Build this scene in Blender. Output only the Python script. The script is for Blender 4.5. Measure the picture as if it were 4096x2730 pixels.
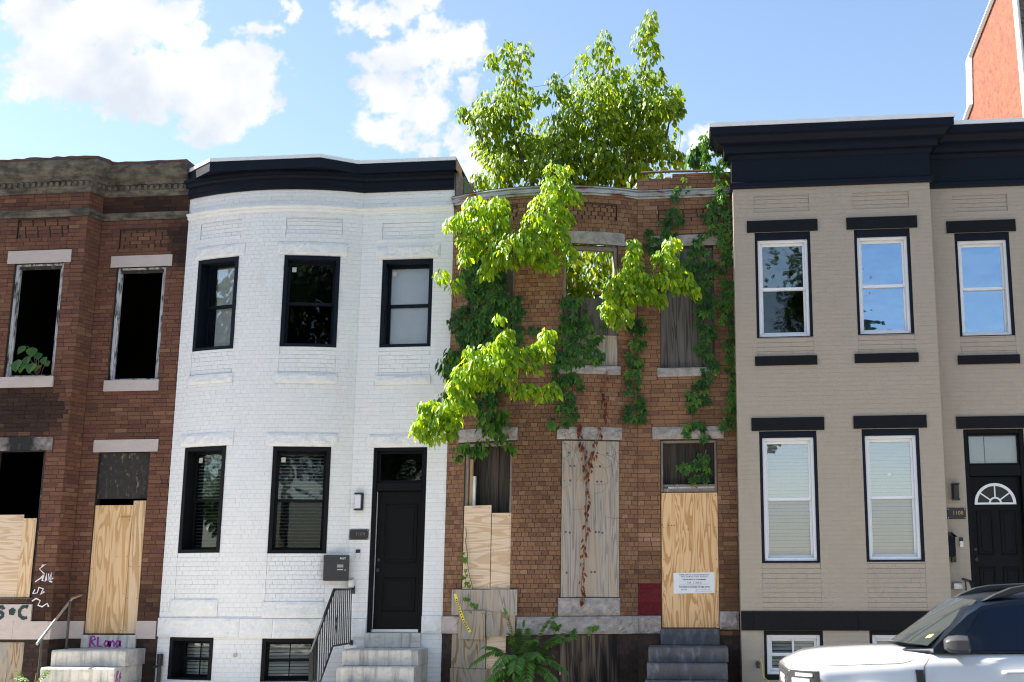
import bpy, bmesh, math, random
import numpy as np
from mathutils import Vector, Matrix, noise
random.seed(11); np.random.seed(11)
S = bpy.context.scene
for o in list(bpy.data.objects): bpy.data.objects.remove(o)
COL = S.collection
R = math.radians

# ------------------------------------------------------------------ camera, sky, sun, exposure
cam = bpy.data.cameras.new('camera'); camo = bpy.data.objects.new('camera', cam); COL.objects.link(camo)
CAM = Vector((0.0, -19.6, 1.65))
cam.sensor_width = 36.0; cam.lens = 5300/4096*36; cam.shift_y = -215/4096
cam.clip_start = 0.1; cam.clip_end = 3000
_p, _y, _r = R(12.7575), R(7.0), R(-0.1)
fw = Vector((-math.sin(_y)*math.cos(_p), math.cos(_y)*math.cos(_p), math.sin(_p)))
rt = Vector((math.cos(_y), math.sin(_y), 0)); up = rt.cross(fw)
rt2 = rt*math.cos(_r)+up*math.sin(_r); up2 = up*math.cos(_r)-rt*math.sin(_r)
camo.matrix_world = Matrix(((rt2.x, up2.x, -fw.x, CAM.x), (rt2.y, up2.y, -fw.y, CAM.y), (rt2.z, up2.z, -fw.z, CAM.z), (0, 0, 0, 1)))
cam.dof.use_dof = True; cam.dof.focus_distance = 20.3; cam.dof.aperture_fstop = 1.8
S.camera = camo
S.cycles.filter_width = 1.15
S.cycles.max_bounces = 6; S.cycles.diffuse_bounces = 3; S.cycles.glossy_bounces = 3; S.cycles.transmission_bounces = 4; S.cycles.transparent_max_bounces = 10; S.cycles.caustics_reflective = False; S.cycles.caustics_refractive = False

SUN = Vector((-0.72, 0.12, 0.68)).normalized()
sl = bpy.data.lights.new('sun', 'SUN'); sl.energy = 5.0; sl.angle = R(0.5); sl.color = (1.0, 0.95, 0.86)
so = bpy.data.objects.new('sun', sl); COL.objects.link(so); so.rotation_euler = SUN.to_track_quat('Z', 'Y').to_euler()
S.view_settings.view_transform = 'Standard'; S.view_settings.look = 'None'
S.view_settings.exposure = 2.03; S.view_settings.gamma = 1.0

BLOBS = [(-0.536,0.478,0.036,0.023),(-0.476,0.472,0.065,0.027),(-0.417,0.475,0.029,0.018),(-0.402,0.456,0.025,0.012),(-0.513,0.435,0.04,0.031),(-0.472,0.423,0.039,0.026),(-0.442,0.418,0.043,0.03),(-0.384,0.415,0.058,0.032),(-0.356,0.427,0.029,0.024),(-0.345,0.399,0.032,0.028),(-0.373,0.381,0.032,0.022),(-0.385,0.362,0.021,0.01),(-0.464,0.393,0.02,0.012),(-0.533,0.42,0.014,0.016),(-0.429,0.387,0.016,0.01),(-0.155,0.438,0.017,0.016),(-0.186,0.434,0.028,0.018),(-0.214,0.422,0.032,0.016),(-0.217,0.397,0.037,0.019),(-0.2,0.377,0.022,0.017),(-0.222,0.362,0.033,0.013),(-0.212,0.349,0.02,0.009),(-0.162,0.423,0.024,0.014),(-0.19,0.342,0.013,0.008),(-0.172,0.356,0.016,0.008),(-0.158,0.341,0.014,0.015),(-0.143,0.329,0.014,0.011),(-0.229,0.458,0.03,0.012),(-0.256,0.462,0.015,0.012),(-0.205,0.467,0.022,0.01),(-0.252,0.471,0.013,0.006),(-0.308,0.473,0.009,0.01),(-0.321,0.476,0.007,0.005),(-0.332,0.457,0.021,0.007),(-0.237,0.447,0.011,0.006),(-0.16,0.39,0.013,0.012),(0.025,0.338,0.017,0.011)]
W = bpy.data.worlds.new('World'); S.world = W; W.use_nodes = True
def build_world():
    nt = W.node_tree; N = nt.nodes; L = nt.links; N.clear()
    def n(t, **k):
        x = N.new(t)
        for a, b in k.items(): setattr(x, a, b)
        return x
    def math_(op, a, b=None, c=None, clamp=False):
        x = n('ShaderNodeMath', operation=op, use_clamp=clamp)
        for i, v in enumerate((a, b, c)):
            if v is None: continue
            if isinstance(v, (int, float)): x.inputs[i].default_value = v
            else: L.new(v, x.inputs[i])
        return x.outputs[0]
    sky = n('ShaderNodeTexSky', sky_type='NISHITA'); sky.sun_disc = False
    sky.sun_elevation = math.asin(SUN.z); sky.sun_rotation = math.atan2(SUN.x, SUN.y)
    sky.altitude = 0; sky.air_density = 1.0; sky.dust_density = 0.9; sky.ozone_density = 1.0
    tc = n('ShaderNodeTexCoord'); sep = n('ShaderNodeSeparateXYZ'); L.new(tc.outputs['Generated'], sep.inputs[0])
    yy = math_('MAXIMUM', math_('ABSOLUTE', sep.outputs[1]), 0.12)
    u = math_('DIVIDE', sep.outputs[0], yy); v = math_('DIVIDE', sep.outputs[2], yy)
    uv = n('ShaderNodeCombineXYZ'); L.new(u, uv.inputs[0]); L.new(v, uv.inputs[1])
    front = math_('GREATER_THAN', sep.outputs[1], 0.0)
    # warp of the coordinates gives ragged edges
    nw = n('ShaderNodeTexNoise'); nw.inputs['Scale'].default_value = 26; nw.inputs['Detail'].default_value = 8; nw.inputs['Roughness'].default_value = .62
    L.new(uv.outputs[0], nw.inputs['Vector'])
    w1 = n('ShaderNodeVectorMath', operation='SUBTRACT'); L.new(nw.outputs['Color'], w1.inputs[0]); w1.inputs[1].default_value = (.5, .5, .5)
    w2 = n('ShaderNodeVectorMath', operation='MULTIPLY'); L.new(w1.outputs[0], w2.inputs[0]); w2.inputs[1].default_value = (.085, .055, 0)
    w3 = n('ShaderNodeVectorMath', operation='ADD'); L.new(uv.outputs[0], w3.inputs[0]); L.new(w2.outputs[0], w3.inputs[1])
    best = None
    for (cu, cv, ru, rv) in BLOBS:
        a = n('ShaderNodeVectorMath', operation='SUBTRACT'); L.new(w3.outputs[0], a.inputs[0]); a.inputs[1].default_value = (cu, cv, 0)
        b = n('ShaderNodeVectorMath', operation='MULTIPLY'); L.new(a.outputs[0], b.inputs[0]); b.inputs[1].default_value = (.78/ru, .78/rv, 0)
        c = n('ShaderNodeVectorMath', operation='LENGTH'); L.new(b.outputs[0], c.inputs[0])
        d = math_('MULTIPLY', math_('SUBTRACT', 1.0, c.outputs['Value']), min(1.0, 22*min(ru, rv)+.35))
        best = d if best is None else math_('SMOOTH_MAX', best, d, .12)
    nf = n('ShaderNodeTexNoise'); nf.inputs['Scale'].default_value = 55; nf.inputs['Detail'].default_value = 9; nf.inputs['Roughness'].default_value = .65
    L.new(uv.outputs[0], nf.inputs['Vector'])
    dens = math_('ADD', best, math_('MULTIPLY', math_('SUBTRACT', nf.outputs[0], .5), 1.15))
    fr = n('ShaderNodeMapRange', interpolation_type='SMOOTHSTEP'); L.new(dens, fr.inputs[0]); fr.inputs[1].default_value = .0; fr.inputs[2].default_value = .36
    # the same kind of broken cumulus over the rest of the sky
    g = n('ShaderNodeTexNoise'); g.inputs['Scale'].default_value = 2.6; g.inputs['Detail'].default_value = 10; g.inputs['Roughness'].default_value = .58
    L.new(tc.outputs['Generated'], g.inputs['Vector'])
    gr = n('ShaderNodeMapRange', interpolation_type='SMOOTHSTEP'); L.new(g.outputs[0], gr.inputs[0]); gr.inputs[1].default_value = .60; gr.inputs[2].default_value = .72
    def ramp(x, a, b):
        r = n('ShaderNodeMapRange', interpolation_type='SMOOTHSTEP'); L.new(x, r.inputs[0]); r.inputs[1].default_value = a; r.inputs[2].default_value = b; r.inputs[3].default_value = 1; r.inputs[4].default_value = 0; return r.outputs[0]
    inside = math_('MULTIPLY', math_('MULTIPLY', front, ramp(math_('ABSOLUTE', math_('ADD', u, .14)), .46, .7)), ramp(v, .52, .75))
    mask = math_('MAXIMUM', math_('MULTIPLY', fr.outputs[0], inside), math_('MULTIPLY', gr.outputs[0], math_('SUBTRACT', 1.0, inside)))
    sh = n('ShaderNodeTexNoise'); sh.inputs['Scale'].default_value = 14; sh.inputs['Detail'].default_value = 6; L.new(uv.outputs[0], sh.inputs['Vector'])
    cr = n('ShaderNodeValToRGB'); L.new(sh.outputs[0], cr.inputs[0])
    cr.color_ramp.elements[0].position = .35; cr.color_ramp.elements[0].color = (.72, .78, .87, 1)
    cr.color_ramp.elements[1].position = .6; cr.color_ramp.elements[1].color = (1, 1, 1, 1)
    cm = n('ShaderNodeVectorMath', operation='SCALE'); L.new(cr.outputs[0], cm.inputs[0]); cm.inputs['Scale'].default_value = CLOUD
    skm = n('ShaderNodeVectorMath', operation='MULTIPLY'); L.new(sky.outputs[0], skm.inputs[0]); skm.inputs[1].default_value = (1, 1, 1)
    mix = n('ShaderNodeMix', data_type='RGBA'); L.new(mask, mix.inputs[0]); L.new(skm.outputs[0], mix.inputs[6]); L.new(cm.outputs[0], mix.inputs[7])
    bg = n('ShaderNodeBackground'); L.new(mix.outputs[2], bg.inputs[0]); bg.inputs[1].default_value = SKY_STRENGTH
    out = n('ShaderNodeOutputWorld'); L.new(bg.outputs[0], out.inputs[0])
CLOUD = 4.3; SKY_STRENGTH = 0.062
build_world()

# ------------------------------------------------------------------ materials
MATS = {}
def mat(name, base=(.5, .5, .5), rough=.6, metal=0., var=0., vscale=(8, 8, 8), bump=0., bscale=40., attr=False, stain=None, sscale=(3, 3, 3), slo=.45, shi=.65, spec=.5, coat=0., fleck=None):
    """procedural principled: base colour (or Col attribute) x noise, stain colour mixed by a second noise, bump"""
    m = bpy.data.materials.new(name); m.use_nodes = True; nt = m.node_tree; N = nt.nodes; L = nt.links
    b = N['Principled BSDF']; b.inputs['Roughness'].default_value = rough; b.inputs['Metallic'].default_value = metal
    b.inputs['Specular IOR Level'].default_value = spec; b.inputs['Coat Weight'].default_value = coat
    g = N.new('ShaderNodeNewGeometry')
    def nz(scale, det=5, ro=.6):
        mp = N.new('ShaderNodeMapping'); L.new(g.outputs['Position'], mp.inputs[0]); mp.inputs['Scale'].default_value = scale
        t = N.new('ShaderNodeTexNoise'); t.inputs['Scale'].default_value = 1; t.inputs['Detail'].default_value = det; t.inputs['Roughness'].default_value = ro
        L.new(mp.outputs[0], t.inputs['Vector']); return t.outputs[0]
    if attr:
        a = N.new('ShaderNodeAttribute'); a.attribute_name = 'Col'; col = a.outputs['Color']
    else:
        a = N.new('ShaderNodeRGB'); a.outputs[0].default_value = (*base, 1); col = a.outputs[0]
    if var:
        r = N.new('ShaderNodeMapRange'); L.new(nz(vscale), r.inputs[0]); r.inputs[1].default_value = .25; r.inputs[2].default_value = .75; r.inputs[3].default_value = 1-var; r.inputs[4].default_value = 1+var
        s = N.new('ShaderNodeVectorMath'); s.operation = 'SCALE'; L.new(col, s.inputs[0]); L.new(r.outputs[0], s.inputs['Scale']); col = s.outputs[0]
    for st, sc, lo, hi in ([(stain, sscale, slo, shi)] if stain else []) + ([(fleck[0], fleck[1], fleck[2], fleck[3])] if fleck else []):
        r = N.new('ShaderNodeMapRange'); L.new(nz(sc, 6, .65), r.inputs[0]); r.inputs[1].default_value = lo; r.inputs[2].default_value = hi
        x = N.new('ShaderNodeMix'); x.data_type = 'RGBA'; L.new(r.outputs[0], x.inputs[0]); L.new(col, x.inputs[6]); x.inputs[7].default_value = (*st, 1); col = x.outputs[2]
    L.new(col, b.inputs['Base Color'])
    if bump:
        bp = N.new('ShaderNodeBump'); bp.inputs['Strength'].default_value = bump; bp.inputs['Distance'].default_value = .02
        L.new(nz((bscale,)*3), bp.inputs['Height']); L.new(bp.outputs[0], b.inputs['Normal'])
    MATS[name] = m; return m
def mat_ply(name, light, dark, weather=None, sx=5., sz=.55, freq=16., rot=False, wlo=.45, whi=.65, wscale=(9, 9, .8)):
    m = bpy.data.materials.new(name); m.use_nodes = True; nt = m.node_tree; N = nt.nodes; L = nt.links
    b = N['Principled BSDF']; b.inputs['Roughness'].default_value = .75; b.inputs['Specular IOR Level'].default_value = .2
    g = N.new('ShaderNodeNewGeometry'); mp = N.new('ShaderNodeMapping'); L.new(g.outputs['Position'], mp.inputs[0])
    mp.inputs['Scale'].default_value = (sz, .4, sx) if rot else (sx, .4, sz)
    t = N.new('ShaderNodeTexNoise'); t.inputs['Scale'].default_value = 1; t.inputs['Detail'].default_value = 3.0; t.inputs['Roughness'].default_value = .4; t.inputs['Distortion'].default_value = .5
    L.new(mp.outputs[0], t.inputs['Vector'])
    a = N.new('ShaderNodeMath'); a.operation = 'MULTIPLY'; L.new(t.outputs[0], a.inputs[0]); a.inputs[1].default_value = freq
    fr = N.new('ShaderNodeMath'); fr.operation = 'FRACT'; L.new(a.outputs[0], fr.inputs[0])
    cr = N.new('ShaderNodeValToRGB'); L.new(fr.outputs[0], cr.inputs[0]); e = cr.color_ramp.elements
    e[0].position = .0; e[0].color = (*light, 1); e[1].position = .95; e[1].color = (*dark, 1)
    x = e.new(.5); x.color = (*[l*.95+.05*d for l, d in zip(light, dark)], 1); x = e.new(.68); x.color = (*dark, 1); x = e.new(.99); x.color = (*light, 1)
    # fine fibre
    mp2 = N.new('ShaderNodeMapping'); L.new(g.outputs['Position'], mp2.inputs[0]); mp2.inputs['Scale'].default_value = (3, 3, 160) if rot else (160, 3, 3)
    t2 = N.new('ShaderNodeTexNoise'); t2.inputs['Scale'].default_value = 1; t2.inputs['Detail'].default_value = 3; L.new(mp2.outputs[0], t2.inputs['Vector'])
    r = N.new('ShaderNodeMapRange'); L.new(t2.outputs[0], r.inputs[0]); r.inputs[3].default_value = .66; r.inputs[4].default_value = 1.3
    s = N.new('ShaderNodeVectorMath'); s.operation = 'SCALE'; L.new(cr.outputs[0], s.inputs[0]); L.new(r.outputs[0], s.inputs['Scale']); col = s.outputs[0]
    if weather:
        mp3 = N.new('ShaderNodeMapping'); L.new(g.outputs['Position'], mp3.inputs[0]); mp3.inputs['Scale'].default_value = wscale
        t3 = N.new('ShaderNodeTexNoise'); t3.inputs['Scale'].default_value = 1; t3.inputs['Detail'].default_value = 5; L.new(mp3.outputs[0], t3.inputs['Vector'])
        r3 = N.new('ShaderNodeMapRange'); L.new(t3.outputs[0], r3.inputs[0]); r3.inputs[1].default_value = wlo; r3.inputs[2].default_value = whi
        x = N.new('ShaderNodeMix'); x.data_type = 'RGBA'; L.new(r3.outputs[0], x.inputs[0]); L.new(col, x.inputs[6]); x.inputs[7].default_value = (*weather, 1); col = x.outputs[2]
    L.new(col, b.inputs['Base Color']); MATS[name] = m; return m
def mat_glass(name, refl=0.0, tint=(.9, .93, .92), rough=.01, wave=0., gcol=(1, 1, 1)):
    m = bpy.data.materials.new(name); m.use_nodes = True; nt = m.node_tree; N = nt.nodes; L = nt.links; N.clear()
    tr = N.new('ShaderNodeBsdfTransparent'); tr.inputs[0].default_value = (*tint, 1)
    gl = N.new('ShaderNodeBsdfGlossy'); gl.inputs['Roughness'].default_value = rough; gl.inputs[0].default_value = (*gcol, 1)
    f = N.new('ShaderNodeFresnel'); f.inputs[0].default_value = 1.55
    mx = N.new('ShaderNodeMath'); mx.operation = 'MULTIPLY_ADD'; L.new(f.outputs[0], mx.inputs[0]); mx.inputs[1].default_value = 1.0; mx.inputs[2].default_value = refl; mx.use_clamp = True
    if wave:
        g = N.new('ShaderNodeNewGeometry'); mp = N.new('ShaderNodeMapping'); L.new(g.outputs['Position'], mp.inputs[0]); mp.inputs['Scale'].default_value = (2.4, 2.4, 3.2)
        t = N.new('ShaderNodeTexNoise'); t.inputs['Scale'].default_value = 1; t.inputs['Detail'].default_value = 2; L.new(mp.outputs[0], t.inputs['Vector'])
        bp = N.new('ShaderNodeBump'); bp.inputs['Strength'].default_value = wave; bp.inputs['Distance'].default_value = .02; L.new(t.outputs[0], bp.inputs['Height']); L.new(bp.outputs[0], gl.inputs['Normal'])
    mix = N.new('ShaderNodeMixShader'); L.new(mx.outputs[0], mix.inputs[0]); L.new(tr.outputs[0], mix.inputs[1]); L.new(gl.outputs[0], mix.inputs[2])
    out = N.new('ShaderNodeOutputMaterial'); L.new(mix.outputs[0], out.inputs[0]); MATS[name] = m; return m
def mat_leaf(name, trans=.5, rough=.42):
    m = bpy.data.materials.new(name); m.use_nodes = True; nt = m.node_tree; N = nt.nodes; L = nt.links
    b = N['Principled BSDF']; b.inputs['Roughness'].default_value = rough; b.inputs['Specular IOR Level'].default_value = .32
    a = N.new('ShaderNodeAttribute'); a.attribute_name = 'Col'; L.new(a.outputs['Color'], b.inputs['Base Color'])
    t = N.new('ShaderNodeBsdfTranslucent')
    mu = N.new('ShaderNodeVectorMath'); mu.operation = 'MULTIPLY'; L.new(a.outputs['Color'], mu.inputs[0]); mu.inputs[1].default_value = (3.3, 2.5, .40); L.new(mu.outputs[0], t.inputs[0])
    x = N.new('ShaderNodeMixShader'); x.inputs[0].default_value = trans; L.new(b.outputs[0], x.inputs[1]); L.new(t.outputs[0], x.inputs[2])
    L.new(x.outputs[0], N['Material Output'].inputs[0]); MATS[name] = m; return m

mat('brick', attr=True, rough=.85, var=.28, vscale=(60, 60, 60), bump=.5, bscale=90, spec=.2, fleck=((.03, .02, .016), (95, 95, 95), .66, .74))
mat('mortar_dark', (.055, .04, .033), .95, var=.3, vscale=(30, 30, 30), bump=.4)
mat('mortar_soot', (.035, .026, .022), .95, var=.3, vscale=(30, 30, 30), bump=.4)
mat('paint_white_brick', attr=True, rough=.55, var=.04, vscale=(25, 25, 25), bump=.25, bscale=70, spec=.35, stain=(.66, .64, .60), sscale=(3.5, 3.5, .7), slo=.6, shi=.95)
mat('paint_white_joint', (.68, .68, .68), .6, var=.2, vscale=(14, 14, 14))  # darker than the brick paint: shading of the recessed joints put into the colour
mat('paint_white_stone', (.80, .79, .78), .55, var=.05, vscale=(7, 7, 7), bump=.4, bscale=30, fleck=((.72, .66, .55), (5, 5, 9), .60, .72))
mat('paint_tan_brick', attr=True, rough=.5, var=.03, vscale=(9, 9, 9), bump=.15, bscale=70, spec=.3, stain=(.32, .27, .22), sscale=(3.5, 3.5, .6), slo=.56, shi=.9)
mat('paint_tan_joint', (.37, .305, .255), .6, var=.12, vscale=(12, 12, 12))
mat('paint_navy', (.0045, .0078, .0165), .55, var=.2, vscale=(9, 9, 9), bump=.1, bscale=50, spec=.16)
mat('paint_black', (.0065, .007, .009), .55, var=.2, vscale=(9, 9, 9), bump=.1, bscale=60, spec=.16)
mat('door_black', (.004, .0045, .006), .4, var=.1, spec=.14)
mat('stone_lintel_pink', (.52, .44, .41), .7, var=.08, vscale=(6, 6, 12), bump=.3, bscale=60, stain=(.06, .05, .05), sscale=(1.5, 1.5, 3), slo=.62, shi=.8)
mat('stone_burnt', (.36, .31, .29), .8, var=.2, bump=.3, stain=(.012, .011, .012), sscale=(2.2, 2.2, 2.2), slo=.33, shi=.55)
mat('stone_grey', (.43, .385, .36), .85, var=.22, vscale=(12, 12, 12), bump=1.0, bscale=45, stain=(.25, .225, .215), sscale=(7, 7, 12), slo=.42, shi=.7, fleck=((.55, .52, .5), (40, 40, 40), .66, .75))
mat('stone_cornice', (.15, .132, .105), .85, var=.35, vscale=(7, 7, 7), bump=.6, bscale=40, stain=(.045, .04, .035), sscale=(4, 4, 9), slo=.42, shi=.62)
mat('tin_rust', (.34, .36, .37), .45, .55, var=.25, vscale=(6, 6, 20), stain=(.17, .065, .03), sscale=(2.5, 2.5, 14), slo=.5, shi=.62)
mat('rust_edge', (.10, .045, .035), .8, var=.4, vscale=(14, 14, 14), bump=.4)
mat('marble', (.66, .61, .54), .55, var=.12, vscale=(5, 5, 5), bump=.3, bscale=50, stain=(.22, .22, .235), sscale=(13, 3, 1.6), slo=.48, shi=.72, fleck=((.42, .38, .32), (4, 4, 9), .52, .7))
mat('marble_side', (.58, .53, .47), .6, var=.15, bump=.2, stain=(.2, .19, .18), sscale=(6, 6, 3), slo=.5, shi=.75)
mat('stone_dark', (.085, .085, .095), .7, var=.4, vscale=(5, 5, 3), bump=.35, bscale=70, stain=(.26, .26, .28), sscale=(7, 3, 2.4), slo=.52, shi=.75, fleck=((.4, .4, .42), (60, 60, 60), .7, .76))
mat_ply('ply_fresh', (.76, .52, .30), (.60, .36, .17), sx=5.0, sz=.5, freq=10)
mat_ply('ply_fresh_notice', (.80, .53, .29), (.57, .31, .13), sx=5.5, sz=.6, freq=13)
mat_ply('ply_pale', (.72, .56, .41), (.60, .42, .27), sx=4.5, sz=.5, freq=10, rot=True)
mat_ply('ply_pale_v', (.72, .53, .34), (.55, .34, .17), sx=5, sz=.5, freq=9)
mat_ply('ply_grey', (.40, .355, .31), (.255, .225, .20), weather=(.43, .34, .25), sx=7, sz=.35, freq=14)
mat_ply('ply_black', (.05, .042, .036), (.022, .02, .018), weather=(.075, .06, .05), sx=7, sz=.3, freq=12)
mat_ply('ply_worn', (.42, .33, .23), (.25, .17, .10), weather=(.33, .31, .28), sx=4, sz=.7, freq=10)
mat_ply('ply_dark', (.115, .105, .10), (.05, .047, .05), weather=(.16, .14, .125), sx=7, sz=.3, freq=12)
mat_ply('ply_stain', (.20, .145, .105), (.07, .05, .04), weather=(.014, .011, .010), sx=7, sz=.35, freq=10, wlo=.34, whi=.62)
mat('charred', (.03, .026, .024), .85, var=.4, vscale=(12, 12, 12), bump=.5, stain=(.23, .17, .12), sscale=(16, 16, 7), slo=.56, shi=.7)
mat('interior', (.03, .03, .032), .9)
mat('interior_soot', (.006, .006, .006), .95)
mat('wood_old_white', (.52, .52, .54), .7, var=.2, bump=.4, stain=(.04, .035, .03), sscale=(14, 14, 3), slo=.5, shi=.62)
mat('wood_old_grey', (.24, .20, .17), .8, var=.3, vscale=(30, 30, 4), bump=.4, stain=(.45, .43, .4), sscale=(20, 20, 5), slo=.58, shi=.68)
mat('lumber', (.45, .30, .16), .75, var=.2, vscale=(30, 30, 6))
mat('sheathing_green', (.13, .20, .11), .7, var=.1)
mat('vinyl_white', (.78, .79, .82), .35, var=.03)
mat('metal_white', (.78, .79, .80), .35, .0, var=.04)
mat('shade_white', (.92, .93, .95), .7, var=.05, vscale=(4, 4, 4))
mat('blind_white', (.88, .88, .87), .55, var=.03)
mat('metal_silver', (.6, .62, .65), .3, .9)
mat('plastic_black', (.018, .018, .02), .4, var=.1)
mat('plastic_white', (.75, .75, .76), .35)
mat('plastic_charcoal', (.035, .032, .034), .35, var=.1)
mat('lamp_lens', (.72, .70, .78), .3)
mat('bronze_ink', (.16, .12, .05), .5)
mat('iron', (.012, .012, .014), .45, var=.3, bump=.2)
mat('iron_old', (.06, .055, .055), .5, .4, var=.4)
mat('paper', (.80, .81, .84), .6, var=.02)
mat('ink', (.06, .055, .14), .6)
mat('ink_light', (.30, .30, .42), .6)
mat('paint_magenta', (.40, .03, .33), .5, var=.15)
mat('paint_spray_white', (.72, .70, .74), .6, var=.1)
mat('paint_spray_green', (.008, .035, .035), .6, var=.2)
mat('tape_yellow', (.80, .68, .02), .4, var=.06)
mat('bark', (.13, .09, .06), .9, var=.35, vscale=(25, 25, 8), bump=.6)
mat('twig', (.20, .115, .06), .85, var=.3)
mat('vine_stem', (.15, .115, .09), .9, var=.3)
mat('tile_orange', (.23, .058, .023), rough=.8, var=.35, vscale=(6, 6, 1.6), bump=.4, bscale=12, stain=(.10, .026, .014), sscale=(9, 9, 5), slo=.46, shi=.66)
mat('coping_white', (.82, .80, .78), .6, var=.04)
mat('asphalt', (.055, .055, .057), .9, var=.25, vscale=(3, 3, 3), bump=.4, bscale=80)
mat('concrete', (.50, .46, .40), .85, var=.15, vscale=(2, 2, 2), bump=.3, bscale=60)
mat('soil', (.11, .09, .06), .95, var=.3)
mat('roofing', (.06, .06, .062), .8, var=.2)
mat('rubble', (.25, .22, .19), .9, var=.4, vscale=(9, 9, 9), bump=.6, bscale=20, stain=(.30, .10, .04), sscale=(7, 7, 7), slo=.52, shi=.6)
mat('car_paint', (.70, .70, .72), .28, coat=1.0, var=.0)
mat('car_black', (.004, .007, .014), .3, coat=.25, spec=.3)
mat('car_trim', (.02, .02, .022), .5)
mat('car_mirror', (.07, .07, .075), .32, .3)
mat('car_glass', (.002, .006, .018), .03, spec=.35)
mat('car_screen', (.03, .036, .036), .04, spec=.8)
mat('rubber', (.02, .02, .02), .85)
mat('chrome', (.75, .76, .78), .12, 1.0)
mat('lamp_clear', (.75, .77, .8), .1, .3)
mat('sticker', (.70, .60, .15), .5)
mat('sticker_white', (.72, .78, .76), .5)
mat('feather_brown', (.18, .12, .08), .8, var=.3, vscale=(60, 60, 60))
mat('brass', (.35, .25, .1), .35, .9)
mat_glass('glass', .0, tint=(.96, .97, .97)); mat_glass('glass_sky', .16, tint=(.97, .96, .97), wave=.05); mat_glass('glass_pale', .05, tint=(.97, .96, .97)); mat_glass('glass_wavy', .12, tint=(.7, .75, .75), rough=.03, wave=.4); mat_glass('glass_dark', -.02, tint=(.55, .6, .6)); mat_glass('glass_mirror', .42, tint=(.6, .68, .75), wave=.22, gcol=(.62, .80, 1.0)); mat_glass('glass_mid', .01, tint=(.8, .84, .84), rough=.03, wave=.15)
mat_leaf('leaf', .46); mat_leaf('leaf_vine', .28, .4); mat_leaf('leaf_dry', .2, .8)

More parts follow.
